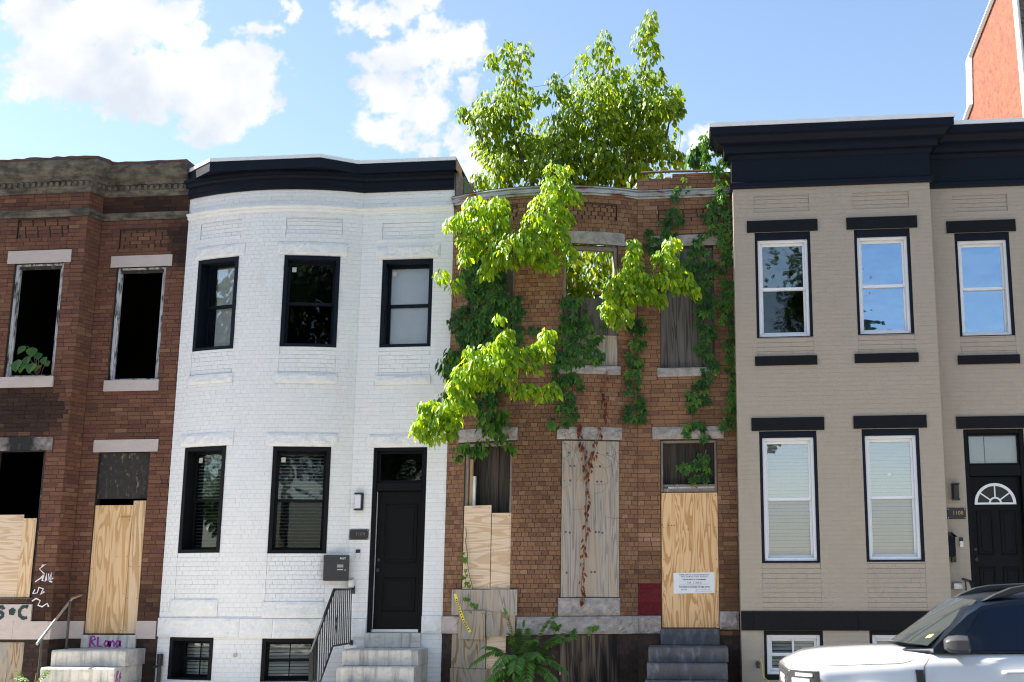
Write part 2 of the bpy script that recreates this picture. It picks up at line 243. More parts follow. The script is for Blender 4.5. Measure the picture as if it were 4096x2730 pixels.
# ------------------------------------------------------------------ geometry helpers
LEAN = 0.02                       # the old terrace leans a little along the street
FLAT = (0., 0., 1., 0.)           # local frame: origin x, y and tangent x, y
class MB:
    """collects faces in a local frame (u along the wall, d into the house, z up) and builds one mesh object"""
    def __init__(s, F=FLAT): s.v = []; s.f = []; s.c = []; s.F = F
    def add(s, vs, fs, col=None):
        k = len(s.v); s.v += vs; s.f += [tuple(i+k for i in f) for f in fs]
        if col is not None: s.c += [col]*len(vs)
        return s
    def box(s, x0, x1, y0, y1, z0, z1, col=None, taper=0):
        return s.add([(x0, y0, z0), (x1, y0, z0), (x1, y1, z0), (x0, y1, z0), (x0+taper, y0, z1), (x1-taper, y0, z1), (x1-taper, y1, z1), (x0+taper, y1, z1)],
                     [(0, 1, 5, 4), (1, 2, 6, 5), (2, 3, 7, 6), (3, 0, 4, 7), (4, 5, 6, 7), (3, 2, 1, 0)], col)
    def frame(s, x0, x1, z0, z1, w, y0, y1, wb=None, wt=None):
        wb = w if wb is None else wb; wt = w if wt is None else wt
        s.box(x0, x0+w, y0, y1, z0, z1); s.box(x1-w, x1, y0, y1, z0, z1)
        if wb: s.box(x0+w, x1-w, y0, y1, z0, z0+wb)
        if wt: s.box(x0+w, x1-w, y0, y1, z1-wt, z1)
        return s
    def quad(s, a, b, c, d, col=None): return s.add([a, b, c, d], [(0, 1, 2, 3)], col)
    def prism(s, poly, y0, y1, col=None):            # polygon of (x, z), extruded along d
        n = len(poly); vs = [(x, y0, z) for x, z in poly]+[(x, y1, z) for x, z in poly]
        return s.add(vs, [tuple(range(n)), tuple(range(2*n-1, n-1, -1))]+[(i, i+n, (i+1) % n+n, (i+1) % n) for i in range(n)], col)
    def tube(s, pts, r, n=6, r1=None):
        pts = [Vector(p) for p in pts]; rings = []
        m = len(pts)
        for i, p in enumerate(pts):
            t = (pts[min(i+1, m-1)]-pts[max(i-1, 0)])
            if t.length < 1e-6: t = Vector((0, 0, 1))
            t.normalize(); a = Vector((0, 0, 1)) if abs(t.z) < .9 else Vector((1, 0, 0))
            e = t.cross(a).normalized(); g = t.cross(e)
            rr = r if r1 is None else r+(r1-r)*i/max(1, m-1)
            rings.append([tuple(p+e*rr*math.cos(2*math.pi*k/n)+g*rr*math.sin(2*math.pi*k/n)) for k in range(n)])
        vs = [v for q in rings for v in q]; fs = []
        for i in range(m-1):
            for k in range(n): fs.append((i*n+k, i*n+(k+1) % n, (i+1)*n+(k+1) % n, (i+1)*n+k))
        fs += [tuple(range(n-1, -1, -1)), tuple(range((m-1)*n, m*n))]
        return s.add(vs, fs)
    def loft(s, rings, closed=True, caps=True):
        n = len(rings[0]); vs = [tuple(v) for q in rings for v in q]; fs = []
        for i in range(len(rings)-1):
            for k in range(n if closed else n-1): fs.append((i*n+k, i*n+(k+1) % n, (i+1)*n+(k+1) % n, (i+1)*n+k))
        if caps: fs += [tuple(range(n-1, -1, -1)), tuple(range((len(rings)-1)*n, len(rings)*n))]
        return s.add(vs, fs)
    def ribbon(s, pts, w, y):                        # a painted stroke in the (u, z) plane, 1.5 mm thick
        P = [Vector(p) for p in pts]; L = []; Rr = []
        for i, p in enumerate(P):
            t = P[min(i+1, len(P)-1)]-P[max(i-1, 0)]; t.normalize(); q = Vector((-t.y, t.x))*w*.5*(1+.25*math.sin(i*2.3))
            L.append(p+q); Rr.append(p-q)
        for i in range(len(P)-1):
            a, b, c, d = L[i], L[i+1], Rr[i+1], Rr[i]
            s.add([(v.x, yy, v.y) for yy in (y, y+.0015) for v in (a, b, c, d)], [(0, 1, 2, 3), (7, 6, 5, 4), (0, 4, 5, 1), (2, 6, 7, 3)])
        return s
    def build(s, name, m, parent=None, lean=True, smooth=False, bevel=0., kind=None, label=None):
        ox, oy, tx, ty = s.F; vs = []
        for (u, d, z) in s.v:
            x = ox+u*tx-d*ty; y = oy+u*ty+d*tx
            vs.append((x+LEAN*z if lean else x, y, z))
        me = bpy.data.meshes.new(name); me.from_pydata(vs, [], s.f)
        if s.c:
            a = me.color_attributes.new('Col', 'FLOAT_COLOR', 'POINT'); a.data.foreach_set('color', [k for c in s.c for k in (*c[:3], 1)])
        if bevel or smooth or not s.c:
            bm = bmesh.new(); bm.from_mesh(me)
            if bevel: bmesh.ops.bevel(bm, geom=[e for e in bm.edges if not e.is_boundary], offset=bevel, segments=1, affect='EDGES', clamp_overlap=True)
            bmesh.ops.recalc_face_normals(bm, faces=bm.faces)
            if smooth:
                for f in bm.faces: f.smooth = True
            bm.to_mesh(me); bm.free()
        if smooth == 'auto' : me.set_sharp_from_angle(angle=R(35))
        me.materials.append(MATS[m]); return link(name, me, parent, kind, label)
def link(name, me, parent=None, kind=None, label=None):
    o = bpy.data.objects.new(name, me); COL.objects.link(o)
    if parent is not None:
        o.parent = parent; o.matrix_parent_inverse = BASE.get(parent.name, Matrix.Identity(4))
    if kind: o['kind'] = kind
    if label: o['label'] = label
    return o
BASE = {}
def thing(name, label, cat, loc, group=None):
    o = bpy.data.objects.new(name, None); COL.objects.link(o); o.location = loc; o.empty_display_size = .2
    o['label'] = label; o['category'] = cat
    if group: o['group'] = group
    BASE[o.name] = Matrix.Translation(loc).inverted(); return o
def tag(o, label, cat, group=None):
    o['label'] = label; o['category'] = cat
    if group: o['group'] = group
    return o

def text_mesh(body, size, bold=0.):
    c = bpy.data.curves.new('t', 'FONT'); c.body = body; c.size = size; c.align_x = 'CENTER'; c.offset = bold; c.extrude = .0006; c.resolution_u = 2
    o = bpy.data.objects.new('t', c); COL.objects.link(o); dg = bpy.context.evaluated_depsgraph_get()
    me = bpy.data.meshes.new_from_object(o.evaluated_get(dg)); bpy.data.objects.remove(o); return me
def place_text(me, name, m, parent, x, y, z, F=FLAT, sx=1.):
    """lettering standing on a wall: text x -> u, text y -> z"""
    ox, oy, tx, ty = F
    for v in me.vertices:
        u = x+v.co.x*sx; d = y-v.co.z; zz = z+v.co.y
        v.co = (ox+u*tx-d*ty+LEAN*zz, oy+u*ty+d*tx, zz)
    me.materials.clear(); me.materials.append(MATS[m]); return link(name, me, parent)
TX = {k: text_mesh(*v) for k, v in dict(
    n1=('E M E R G E N C Y   C O N D E M N A T I O N', .021, .0008), n2=('A N D   D E M O L I T I O N   N O T I C E', .021, .0008),
    n3=('THIS PROPERTY IS CONDEMNED', .023, .001), n4=('THE PUBLIC IS WARNED TO KEEP AWAY', .024, .001),
    br=('BRONCO', .11, .002), n5=('1106   E  20th St', .032, .0003), n6=('5/21/26', .028, .0003), h1=('1108', .075, .001), h2=('1104', .075, .001), post=('POST', .036, .001)).items()}

class Path:
    def __init__(s, pts):
        s.p = [Vector(q) for q in pts]; s.s = [0.]
        for a, b in zip(s.p, s.p[1:]): s.s.append(s.s[-1]+(b-a).length)
        s.L = s.s[-1]; s.corner = []
        for i in range(1, len(s.p)-1):
            if (s.p[i]-s.p[i-1]).angle(s.p[i+1]-s.p[i]) > .2: s.corner.append(s.s[i])
    def seg(s, t):
        for i in range(len(s.p)-1):
            if t <= s.s[i+1] or i == len(s.p)-2: return i
    def at(s, t, d=0.):
        i = s.seg(t); a, b = s.p[i], s.p[i+1]; tg = (b-a).normalized(); q = a+tg*(t-s.s[i])
        return Vector((q.x+tg.y*d, q.y-tg.x*d)), tg
    def off(s, t, d):
        for k in range(1, len(s.p)-1):
            if abs(s.s[k]-t) < 1e-4:
                a = (s.p[k]-s.p[k-1]).normalized(); b = (s.p[k+1]-s.p[k]).normalized(); n1 = Vector((a.y, -a.x)); m = n1+Vector((b.y, -b.x)); m.normalize(); return s.p[k]+m*(d/max(.3, m.dot(n1)))
        return s.at(t, d)[0]
    def sx(s, x):
        for i in range(len(s.p)-1):
            a, b = s.p[i], s.p[i+1]
            if b.x-a.x > .3*(b-a).length and a.x-1e-6 <= x <= b.x+1e-6: return s.s[i]+(x-a.x)/(b.x-a.x)*(s.s[i+1]-s.s[i])
        return 0. if x < s.p[0].x else s.L
    def F(s, x):
        q, t = s.at(s.sx(x)); return (q.x, q.y, t.x, t.y)
    def run(s, s0, s1, d, step=None):
        """offset points between two arc lengths, mitred at the vertices"""
        ts = sorted({s0, s1, *[t for t in s.s if s0+1e-4 < t < s1-1e-4], *([s0+(s1-s0)*k/step for k in range(1, step)] if step else [])})
        out = []
        for t in ts:
            j = [k for k in range(1, len(s.p)-1) if abs(s.s[k]-t) < 1e-4]
            if j and s0 < t < s1:
                a = (s.p[j[0]]-s.p[j[0]-1]).normalized(); b = (s.p[j[0]+1]-s.p[j[0]]).normalized()
                n1 = Vector((a.y, -a.x)); n2 = Vector((b.y, -b.x)); m = n1+n2; m.normalize(); q = s.p[j[0]]+m*(d/max(.3, m.dot(n1)))
            else: q, _ = s.at(t, d)
            out.append(q)
        return out
def sweep(mb, path, s0, s1, prof, col=None):
    rows = [path.run(s0, s1, d) for d, z in prof]; n = len(rows[0]); m = len(prof)
    vs = [(rows[j][i].x, rows[j][i].y, prof[j][1]) for i in range(n) for j in range(m)]
    fs = [(i*m+j, (i+1)*m+j, (i+1)*m+(j+1) % m, i*m+(j+1) % m) for i in range(n-1) for j in range(m)]
    return mb.add(vs, fs+[tuple(range(m-1, -1, -1)), tuple(range((n-1)*m, n*m))], col)
def stone(path, x0, x1, z0, z1, proud, name, m, parent, rough=0., sd=0, back=.06, label=None):
    """a block that follows the wall; rough > 0 gives a rock face with a drafted margin"""
    s0, s1 = path.sx(x0), path.sx(x1); L = s1-s0
    ns, nz_ = (max(6, int(L/.035)), max(4, int((z1-z0)/.035))) if rough else (max(1, int(L/.12)), 1)
    mb = MB(); vs = []; ng = nz_+1
    for i in range(ns+1):
        t = s0+L*i/ns
        for j in range(ng):
            z = z0+(z1-z0)*j/nz_; e = min(i, ns-i, j, nz_-j)
            d = proud
            if rough and e > 0:
                d += rough*(.55+.9*noise.noise(Vector((t*7+sd, z*9, sd*1.7)))+.5*noise.noise(Vector((t*19, z*23+sd, 3)))) 
            q, _ = path.at(t, d); vs.append((q.x, q.y, z))
    fs = [(i*ng+j, (i+1)*ng+j, (i+1)*ng+j+1, i*ng+j+1) for i in range(ns) for j in range(nz_)]
    k = len(vs)
    for i in range(ns+1):                              # back edge
        q, _ = path.at(s0+L*i/ns, -back); vs += [(q.x, q.y, z0), (q.x, q.y, z1)]
    for i in range(ns):
        fs += [(i*ng, k+2*i, k+2*i+2, (i+1)*ng), (i*ng+nz_, (i+1)*ng+nz_, k+2*i+3, k+2*i+1)]
    fs += [tuple([k, k+1]+[j for j in range(nz_, -1, -1)]), tuple([k+2*ns+1, k+2*ns]+[ns*ng+j for j in range(ng)])]
    mb.add(vs, fs); return mb.build(name, m, parent, label=label)

# ------------------------------------------------------------------ brick walls
CH, BL, JT = .0655, .205, .007
def backing(path, zones, holes, m, parent, panels=(), depth=.2, bed=.006):
    """the mortar bed behind the bricks, with real openings and reveals"""
    mb = MB()
    allh = list(holes)+[p[:4] for p in panels]
    for (a, b, z0, z1) in zones:
        ss = sorted({a, b, *[t for t in path.s if a < t < b], *[t for h in allh for t in h[:2] if a < t < b]})
        zz = sorted({z0, z1, *[t for h in allh for t in h[2:4] if z0 < t < z1]})
        for i in range(len(ss)-1):
            for j in range(len(zz)-1):
                cs, cz = (ss[i]+ss[i+1])/2, (zz[j]+zz[j+1])/2
                if any(h[0] < cs < h[1] and h[2] < cz < h[3] for h in allh): continue
                p, q = path.off(ss[i], -bed), path.off(ss[i+1], -bed)
                mb.quad((p.x, p.y, zz[j]), (q.x, q.y, zz[j]), (q.x, q.y, zz[j+1]), (p.x, p.y, zz[j+1]))
    for h, dp, closed in [(h, depth, False) for h in holes]+[(p[:4], p[4]+.008, True) for p in panels]:
        s0, s1, z0, z1 = h
        a0, a1 = path.at(s0, -.006)[0], path.at(s1, -.006)[0]; b0, b1 = path.at(s0, -dp)[0], path.at(s1, -dp)[0]
        mb.quad((a0.x, a0.y, z0), (b0.x, b0.y, z0), (b0.x, b0.y, z1), (a0.x, a0.y, z1)); mb.quad((a1.x, a1.y, z0), (a1.x, a1.y, z1), (b1.x, b1.y, z1), (b1.x, b1.y, z0))
        mb.quad((a0.x, a0.y, z1), (b0.x, b0.y, z1), (b1.x, b1.y, z1), (a1.x, a1.y, z1)); mb.quad((a0.x, a0.y, z0), (a1.x, a1.y, z0), (b1.x, b1.y, z0), (b0.x, b0.y, z0))
        if closed:
            n = 6; P = [path.at(s0+(s1-s0)*k/n, -dp)[0] for k in range(n+1)]
            for k in range(n): mb.quad((P[k].x, P[k].y, z0), (P[k+1].x, P[k+1].y, z0), (P[k+1].x, P[k+1].y, z1), (P[k].x, P[k].y, z1))
    return mb.build('wall', m, parent)
def lay_bricks(path, zones, holes, panels, colour, m, parent, jit=.0022, rec_joint=JT, pick=None, bow=0.):
    out = []
    for (za, zb, z0, z1) in zones:
        cs = [za]+[t for t in path.corner if za < t < zb]+[zb]
        for c in range(int(math.floor(z0/CH)), int(math.ceil(z1/CH))):
            b0, b1 = max(z0, c*CH), min(z1, c*CH+CH-JT)
            if b1-b0 < .015: continue
            for a, b in zip(cs, cs[1:]):
                bl = BL*.515 if b <= bow+.01 else BL
                t = a-(bl*.5 if c % 2 else 0)-(.012*((c*7) % 3))
                while t < b-.012:
                    e = t+bl*(.5 if bl == BL and random.random() < .14 else 1); x0, x1 = max(t, a), min(e, b); t = e
                    cuts = sorted({x0, x1, *[h[k] for h in list(holes)+list(panels) for k in (0, 1) if x0 < h[k] < x1 and h[2] < b1 and h[3] > b0]})
                    for u0, u1 in zip(cuts, cuts[1:]):
                        mid = (u0+u1)/2; lo, hi = b0, b1; rec = 0; wide = 0
                        for h in holes:
                            if h[0] < mid < h[1] and h[2] < hi and h[3] > lo:
                                if h[2] <= lo+.004 and h[3] >= hi-.004: hi = lo-1; break
                                if h[2] > lo and h[3] < hi: continue
                                if h[3] >= hi: hi = h[2]-.003
                                else: lo = h[3]+.003
                        if hi-lo < .012 or u1-u0 < .016: continue
                        for p in panels:
                            if p[0] < mid < p[1] and p[2] < (lo+hi)/2 < p[3]: rec = p[4]; wide = p[5]
                        out.append((u0, u1, lo, hi, rec, wide))
    data = []
    for (u0, u1, lo, hi, rec, wide) in out:
        mid = (u0+u1)/2; q, t = path.at(mid, -rec+random.uniform(-jit, jit)); z = (lo+hi)/2
        w = u1-u0-rec_joint-wide
        data.append((q.x, q.y, z, w, hi-lo, math.atan2(t.y, t.x), colour(q.x, q.y, z)))
    data = [d for d in data if d[3] > .008]
    full = [d for d in data if d[3] > .08 and d[4] > .05 and (pick is None or pick(d))]
    full.sort(key=lambda d: (Vector((d[0]+LEAN*d[2], d[1], d[2]))-CAM).length); chosen = set(id(d) for d in full[:290])
    cols = sorted({d[6] for d in full[:290]}); me = {}
    V = [(-.5, 0, -.5), (.5, 0, -.5), (.5, 1, -.5), (-.5, 1, -.5), (-.5, 0, .5), (.5, 0, .5), (.5, 1, .5), (-.5, 1, .5)]
    Fc = [(0, 1, 5, 4), (1, 2, 6, 5), (2, 3, 7, 6), (3, 0, 4, 7), (4, 5, 6, 7), (3, 2, 1, 0)]
    for c in cols:
        k = bpy.data.meshes.new('brick'); k.from_pydata(V, [], Fc); a = k.color_attributes.new('Col', 'FLOAT_COLOR', 'POINT'); a.data.foreach_set('color', [*c, 1]*8); k.materials.append(MATS[m]); me[c] = k
    mb = MB()
    for d in data:
        x, y, z, w, h, an, c = d
        if id(d) in chosen:
            o = bpy.data.objects.new('brick', me[c]); COL.objects.link(o); o.parent = parent
            o.location = (x+LEAN*z, y, z); o.rotation_euler = (0, 0, an); o.scale = (w, .045, h)
        else:
            ca, sa = math.cos(an), math.sin(an); k = .5
            vs = []
            for (a, b, e) in V:
                lx, ly = a*w, b*.045; vs.append((x+lx*ca-ly*sa, y+lx*sa+ly*ca, z+e*h))
            mb.add(vs, Fc[:5]+[Fc[5]], c)
    mb.build('bricks', m, parent, kind='stuff')
def pal(cols, wts):
    def f(x, y, z): return random.choices(cols, wts)[0]
    return f
def arc_path(x0, x1, sag, xe, n=22):
    h = (x1-x0)/2; r = (h*h+sag*sag)/(2*sag); m = (x0+x1)/2; a = math.asin(h/r); pts = []
    for i in range(n+1):
        t = -a+2*a*i/n; pts.append((m+r*math.sin(t), -(r*math.cos(t)-(r-sag))))
    return Path(pts+[(xe, 0)])
def H(path, x0, x1, z0, z1): return (path.sx(x0), path.sx(x1), z0, z1)
def localx(path, x0, x1):
    """frame at the middle of an opening and its half width"""
    s0, s1 = path.sx(x0), path.sx(x1); q, t = path.at((s0+s1)/2); return (q.x, q.y, t.x, t.y), (s1-s0)/2

# ------------------------------------------------------------------ windows and doors
def sash_window(house, path, x0, x1, z0, z1, outer, inner, pane, top=.05, side=.055, bot=.04, rail=.5, blind=None, d0=.015, shade=None, tagged=False, white_in=None, stile=.04, dd=0.):
    F, h = localx(path, x0, x1); w = MB(F); w.frame(-h+.002, h-.002, z0+.002, z1-.002, side, d0, .2+dd, wb=bot, wt=top)
    win = w.build('window', outer, house, bevel=.004)
    a0, a1, b0, b1 = -h+side, h-side, z0+bot, z1-top
    if white_in:
        MB(F).frame(a0+.001, a1-.001, b0+.001, b1-.001, .042, d0+.035, .19).build('window_frame', white_in, win, bevel=.004); a0 += .042; a1 -= .042; b0 += .042; b1 -= .042
    zm = b0+(b1-b0)*rail
    for (za, zb, y) in ((zm-.02, b1, .105+dd), (b0, zm+.02, .14+dd)):
        MB(F).frame(a0+.0015, a1-.0015, za, zb-.0015, stile, y, y+.03, wb=.042, wt=.042).build('sash', inner, win, bevel=.003)
        MB(F).box(a0+stile-.004, a1-stile+.004, y+.013, y+.018, za+.036, zb-.036).build('pane', pane[0] if za > b0+.1 else pane[1], win)
    if blind:
        mb0 = MB(F); lo = b0+blind[1]
        n = int((b1-lo)/blind[0]); pr = None
        for i in range(n):
            z = lo+(i+.5)*blind[0]; k = MB(F); k.add([(a0+.01, .19+dd, z-blind[2]), (a1-.01, .19+dd, z-blind[2]), (a1-.01, .205+dd, z+blind[2]), (a0+.01, .205+dd, z+blind[2])], [(0, 1, 2, 3)])
            k.add([(a0+.01, .192+dd, z-blind[2]), (a1-.01, .192+dd, z-blind[2]), (a1-.01, .207+dd, z+blind[2]), (a0+.01, .207+dd, z+blind[2])], [(3, 2, 1, 0)])
            k.build('blind_slat', 'blind_white', win)
        MB(F).box(a0+.01, a1-.01, .188+dd, .21+dd, lo-.02, lo).build('blind_rail', 'blind_white', win)
    if shade:
        s0, s1, sz = shade; MB(F).box(a0+(a1-a0)*s0, a0+(a1-a0)*s1, .185+dd, .19+dd, b0+(b1-b0)*sz, b1).build('window_shade', 'shade_white', win)
    if tagged: MB(F).box(a0+stile+.02, a0+stile+.085, .1145+dd, .1165+dd, b1-.16, b1-.085).build('sticker', 'plastic_white', win)
    return win, F, (a0, a1, b0, b1)
def door_panels(door, F, x0, x1, z0, z1, y, m, w=.022):
    MB(F).frame(x0, x1, z0, z1, w, y-.012, y).build('panel_moulding', m, door, bevel=.006)
    MB(F).box(x0+w+.03, x1-w-.03, y-.008, y, z0+w+.03, z1-w-.03).build('door_panel', m, door, bevel=.006)
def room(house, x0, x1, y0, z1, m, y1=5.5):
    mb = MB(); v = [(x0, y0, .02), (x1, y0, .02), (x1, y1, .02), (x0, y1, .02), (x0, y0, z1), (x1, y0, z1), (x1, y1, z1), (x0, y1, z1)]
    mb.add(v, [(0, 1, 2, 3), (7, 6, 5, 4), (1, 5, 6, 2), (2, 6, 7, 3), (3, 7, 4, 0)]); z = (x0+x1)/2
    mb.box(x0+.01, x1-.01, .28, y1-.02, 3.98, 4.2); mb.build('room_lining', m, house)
def steps(label, x0, x1, blocks, m, sill, grp):
    """sill = (x0, x1, z0, z1); blocks = [(x0, x1, y_front, z_top, z_bottom), ...] from the door down"""
    t = thing('stone_steps', label, 'steps', ((x0+x1)/2, -.6, 0), grp)
    MB().box(sill[0], sill[1], -.05, .25, sill[2], sill[3]).build('door_sill', m, t, lean=False, bevel=.008)
    for i, (a, b, yf, zt, zb) in enumerate(blocks):
        mb = MB(); n = 10; prof = [(yf+.004*random.random(), zb), (yf, zt-.02), (yf+.02, zt), (-.02, zt), (-.02, zb)]
        mb.loft([[(a+(b-a)*k/n, y+(.004*noise.noise(Vector((k*3.1, i*5, 1))) if y < -.1 else 0), z+(.004*noise.noise(Vector((k*2.3, i*4, 7))) if z > zt-.03 else 0)) for y, z in prof] for k in range(n+1)])
        mb.build('step_block', m, t, lean=False, bevel=.006)
    return t

# ------------------------------------------------------------------ ground
def structure():
    for nm, m, x0, x1, y0, y1, z in (('ground', 'soil', -400, 400, -400, 600, -.16), ('road', 'asphalt', -120, 120, -15.2, -4.75, -.10)):
        MB().quad((x0, y0, z), (x1, y0, z), (x1, y1, z), (x0, y1, z)).build(nm, m, lean=False, kind='structure')
    MB().box(-120, 120, -4.6, -.02, -.14, 0).build('pavement', 'concrete', lean=False, kind='structure')
    MB().box(-120, 120, -4.75, -4.603, -.14, .012).build('kerb', 'concrete', lean=False, kind='structure', )
    MB().box(-120, 120, -19.5, -15.2, -.14, .004).build('far_pavement', 'concrete', lean=False, kind='structure')
structure()
XA, XB, XC, XD, XE = -12.04, -7.75, -3.46, .815, 5.12
PA = Path([(XA, -.35), (-9.28, -.35), (-9.2, 0), (XB-.002, 0)]); PB = arc_path(XB, -4.905, .36, XC); PC = arc_path(XC, -.62, .42, XD-.004); PD = Path([(XD, .12), (XD, -.35), (3.665, -.35), (3.665, 0), (XE, 0)])

def nail(F, h, z0, z1, y, b):
    n = max(2, int((z1-z0)/.45)+1)
    for i in range(n):
        for x in (-h+.03, h-.03): MB(F).tube([(x+random.uniform(-.008, .008), y, z0+.04+(z1-z0-.08)*i/(n-1)), (x, y-.003, z0+.04+(z1-z0-.08)*i/(n-1))], .006, 6).build('nail', 'iron_old', b)
    return b
# ------------------------------------------------------------------ house with fire damage (brick, left)
hA = thing('row_house', 'fire damaged brown brick row house with empty black windows and stone cornice', 'house', (-9.9, 0, 0), 'terraced row houses')
def house_a():
    P = PA
    op = [(-11.85, -11.04, 4.84, 6.66), (-10.42, -9.605, 4.84, 6.655), (-8.88, -8.065, 4.81, 6.63), (-11.85, -11.04, 1.51, 3.7), (-10.42, -9.61, 1.51, 3.70), (-8.915, -8.09, .975, 3.695), (-10.45, -9.66, .1, .87)]
    lint = [(-11.97, -10.92, 6.66, 6.86, 'stone_lintel_pink'), (-10.545, -9.492, 6.655, 6.86, 'stone_lintel_pink'), (-8.985, -7.972, 6.63, 6.815, 'stone_lintel_pink'), (-11.97, -10.92, 3.7, 3.905, 'stone_burnt'), (-10.55, -9.51, 3.70, 3.905, 'stone_burnt'), (-9.01, -7.97, 3.695, 3.885, 'stone_lintel_pink')]
    sill = [(-10.47, -9.588, 4.675, 4.84), (-8.92, -8.033, 4.64, 4.81), (-10.5, -9.583, 1.17, 1.415)]
    holes = [H(P, *o) for o in op]; cut = holes+[H(P, *l[:4]) for l in lint]+[H(P, *l) for l in sill]+[(0, P.sx(-8.905), .91, 1.17), (P.sx(-8.09), P.L, .91, 1.17)]
    panels = [(*H(P, -10.44, -9.58, 7.06, 7.37), .03, .016), (*H(P, -8.88, -8.055, 6.93, 7.24), .03, .016)]
    zones = [(0, P.L, 0, 7.40), (0, P.L, 7.53, 7.79)]
    wall = backing(P, [(0, P.L, 0, 8.2)], holes, 'mortar_soot', hA, panels)
    base = [(0.1754, 0.08, 0.0499), (0.1624, 0.0734, 0.0462), (0.1917, 0.0914, 0.0571), (0.1462, 0.0669, 0.045), (0.1462, 0.0629, 0.0474), (0.2209, 0.1178, 0.0704), (0.1234, 0.059, 0.0425)]
    f0 = pal(base, [6, 6, 4, 4, 3, 1.2, 1.5]); soot = [(.05, .03, .024), (.035, .024, .02), (.09, .045, .032)]; dk = [(.05, .032, .026), (.065, .04, .032), (.04, .028, .024)]
    def colour(x, y, z):
        if z < .92: return random.choice(dk)
        n = noise.noise(Vector((x*1.3, z*1.1, 4)))
        burnt = (max(0, 1-((x+10.1)/.9)**2-((z-4.35)/.55)**2)*1.6 + max(0, 1-((x+7.8)/.35)**2-((z-7.0)/.6)**2)*1.5 + (1.1 if z > 7.53 and x > -9.2 else 0)*.9 + (.45 if z < 1.9 else 0)+max(0, n-.15)*.8)
        k = [1, .78, .55, .34, .2][min(4, max(0, int(burnt*3.2+random.uniform(-.3, .7))))]; c = f0(x, y, z); return tuple(round(v*k+.008*(1-k), 4) for v in c)
    lay_bricks(P, zones, cut, panels, colour, 'brick', wall, pick=lambda d: d[0] > -10.6)
    for i, l in enumerate(lint): stone(P, *l[:4], .012, 'lintel', l[4], hA, sd=i)
    for i, l in enumerate(sill): stone(P, *l, .035, 'window_sill', 'stone_lintel_pink', hA, sd=i+9)
    for i, (a, b) in enumerate([(-12.03, -10.6), (-10.597, -9.85), (-9.847, -9.302)]): stone(P, a, b, .91, 1.17, .03, 'base_stone', 'stone_lintel_pink', hA, sd=i+20)
    mb = MB(); sweep(mb, P, P.s[1]-.02, P.sx(-8.915), [(-.03, .912), (.028, .912), (.028, 1.168), (-.03, 1.168)]); mb.build('base_stone', 'stone_lintel_pink', hA)
    stone(P, -8.09, -7.78, .91, 1.17, .03, 'base_stone', 'stone_lintel_pink', hA, sd=31)
    mb = MB(); sweep(mb, P, 0, P.L, [(-.05, 7.40), (.015, 7.405), (.03, 7.43), (.03, 7.46), (.05, 7.475), (.05, 7.515), (-.05, 7.53)]); mb.build('belt_course', 'stone_cornice', hA)
    mb = MB(); sweep(mb, P, 0, P.L, [(-.05, 7.79), (.035, 7.79), (.05, 7.85), (.07, 7.875), (.07, 7.955), (.12, 7.97), (.13, 8.04), (.19, 8.06), (.20, 8.13), (.25, 8.2), (.25, 8.27), (-.05, 8.27)])
    cor = mb.build('cornice', 'stone_cornice', hA)
    for i in range(int(P.L/.1)):
        t = .05+i*.1; F = (*P.at(t)[0], *P.at(t)[1]); MB(F).box(-.025, .025, -.11, -.06, 7.885, 7.95).build('dentil', 'stone_cornice', cor)
    mb = MB()
    rows = P.run(0, P.L, .262, 40); n = len(rows); inn = P.run(0, P.L, -.1, 40)
    top = [8.305+.02*noise.noise(Vector((i*.9, 0, 3)))+(.02 if random.random() < .2 else 0) for i in range(n)]
    mb.add([v for i in range(n) for v in ((rows[i].x, rows[i].y, 8.272), (rows[i].x, rows[i].y, top[i]), (inn[i].x, inn[i].y, top[i]+.01), (inn[i].x, inn[i].y, 8.272))], [(i*4+j, i*4+4+j, i*4+4+(j+1) % 4, i*4+(j+1) % 4) for i in range(n-1) for j in range(4)]+[(0, 1, 2, 3), (n*4-1, n*4-2, n*4-3, n*4-4)])
    mb.build('roof_edge', 'rust_edge', hA)
    for o in (op[0], op[1], op[2]):                     # burnt-out upper windows: bare painted jambs
        F, h = localx(P, o[0], o[1]); w = MB(F).frame(-h+.004, h-.004, o[2]+.003, o[3]-.003, .045, .05, .17, wb=.03, wt=.03).build('window', 'wood_old_white', hA, bevel=.004)
        MB(F).box(-h+.05, -h+.075, .075, .10, o[2]+.035, o[3]-.035).build('sash_track', 'wood_old_white', w); MB(F).box(h-.075, h-.05, .075, .10, o[2]+.035, o[3]-.035).build('sash_track', 'wood_old_white', w)
        MB(F).box(-h+.05, h-.05, .07, .11, o[3]-.085, o[3]-.04).build('head_board', 'charred', w)
    # boards
    def board(x0, x1, z0, z1, m, y=.02, skew=0, lab=None): 
        F, h = localx(P, x0, x1); nail(F, h, z0, z1, y, MB(F).prism([(-h+skew, z0), (h+skew, z0), (h, z1), (-h, z1)], y, y+.016).build('plywood_board', m, hA, label=lab))
    board(-8.91, -8.30, .985, 2.885, 'ply_fresh', .03); board(-8.30, -8.10, .985, 2.95, 'ply_pale_v', .02); board(-8.52, -8.31, .99, 2.70, 'ply_fresh', .012)
    board(-8.908, -8.095, 2.985, 3.69, 'charred', .06, lab='scorched black transom board')
    board(-10.415, -9.875, 1.515, 2.735, 'ply_pale', .03); board(-9.872, -9.665, 1.515, 2.68, 'ply_pale_v', .025)
    board(-11.84, -11.05, 1.52, 3.6, 'ply_pale', .03); board(-10.44, -9.67, .12, .865, 'ply_worn', .02)
    F, h = localx(P, -10.42, -9.61); MB(F).box(-h-.02, h+.0, .005, .1, 1.42, 1.508).build('sill_board', 'wood_old_grey', hA)
    MB(F).box(h-.05, h-.004, .05, .17, 1.52, 3.69).build('window_jamb', 'charred', hA)
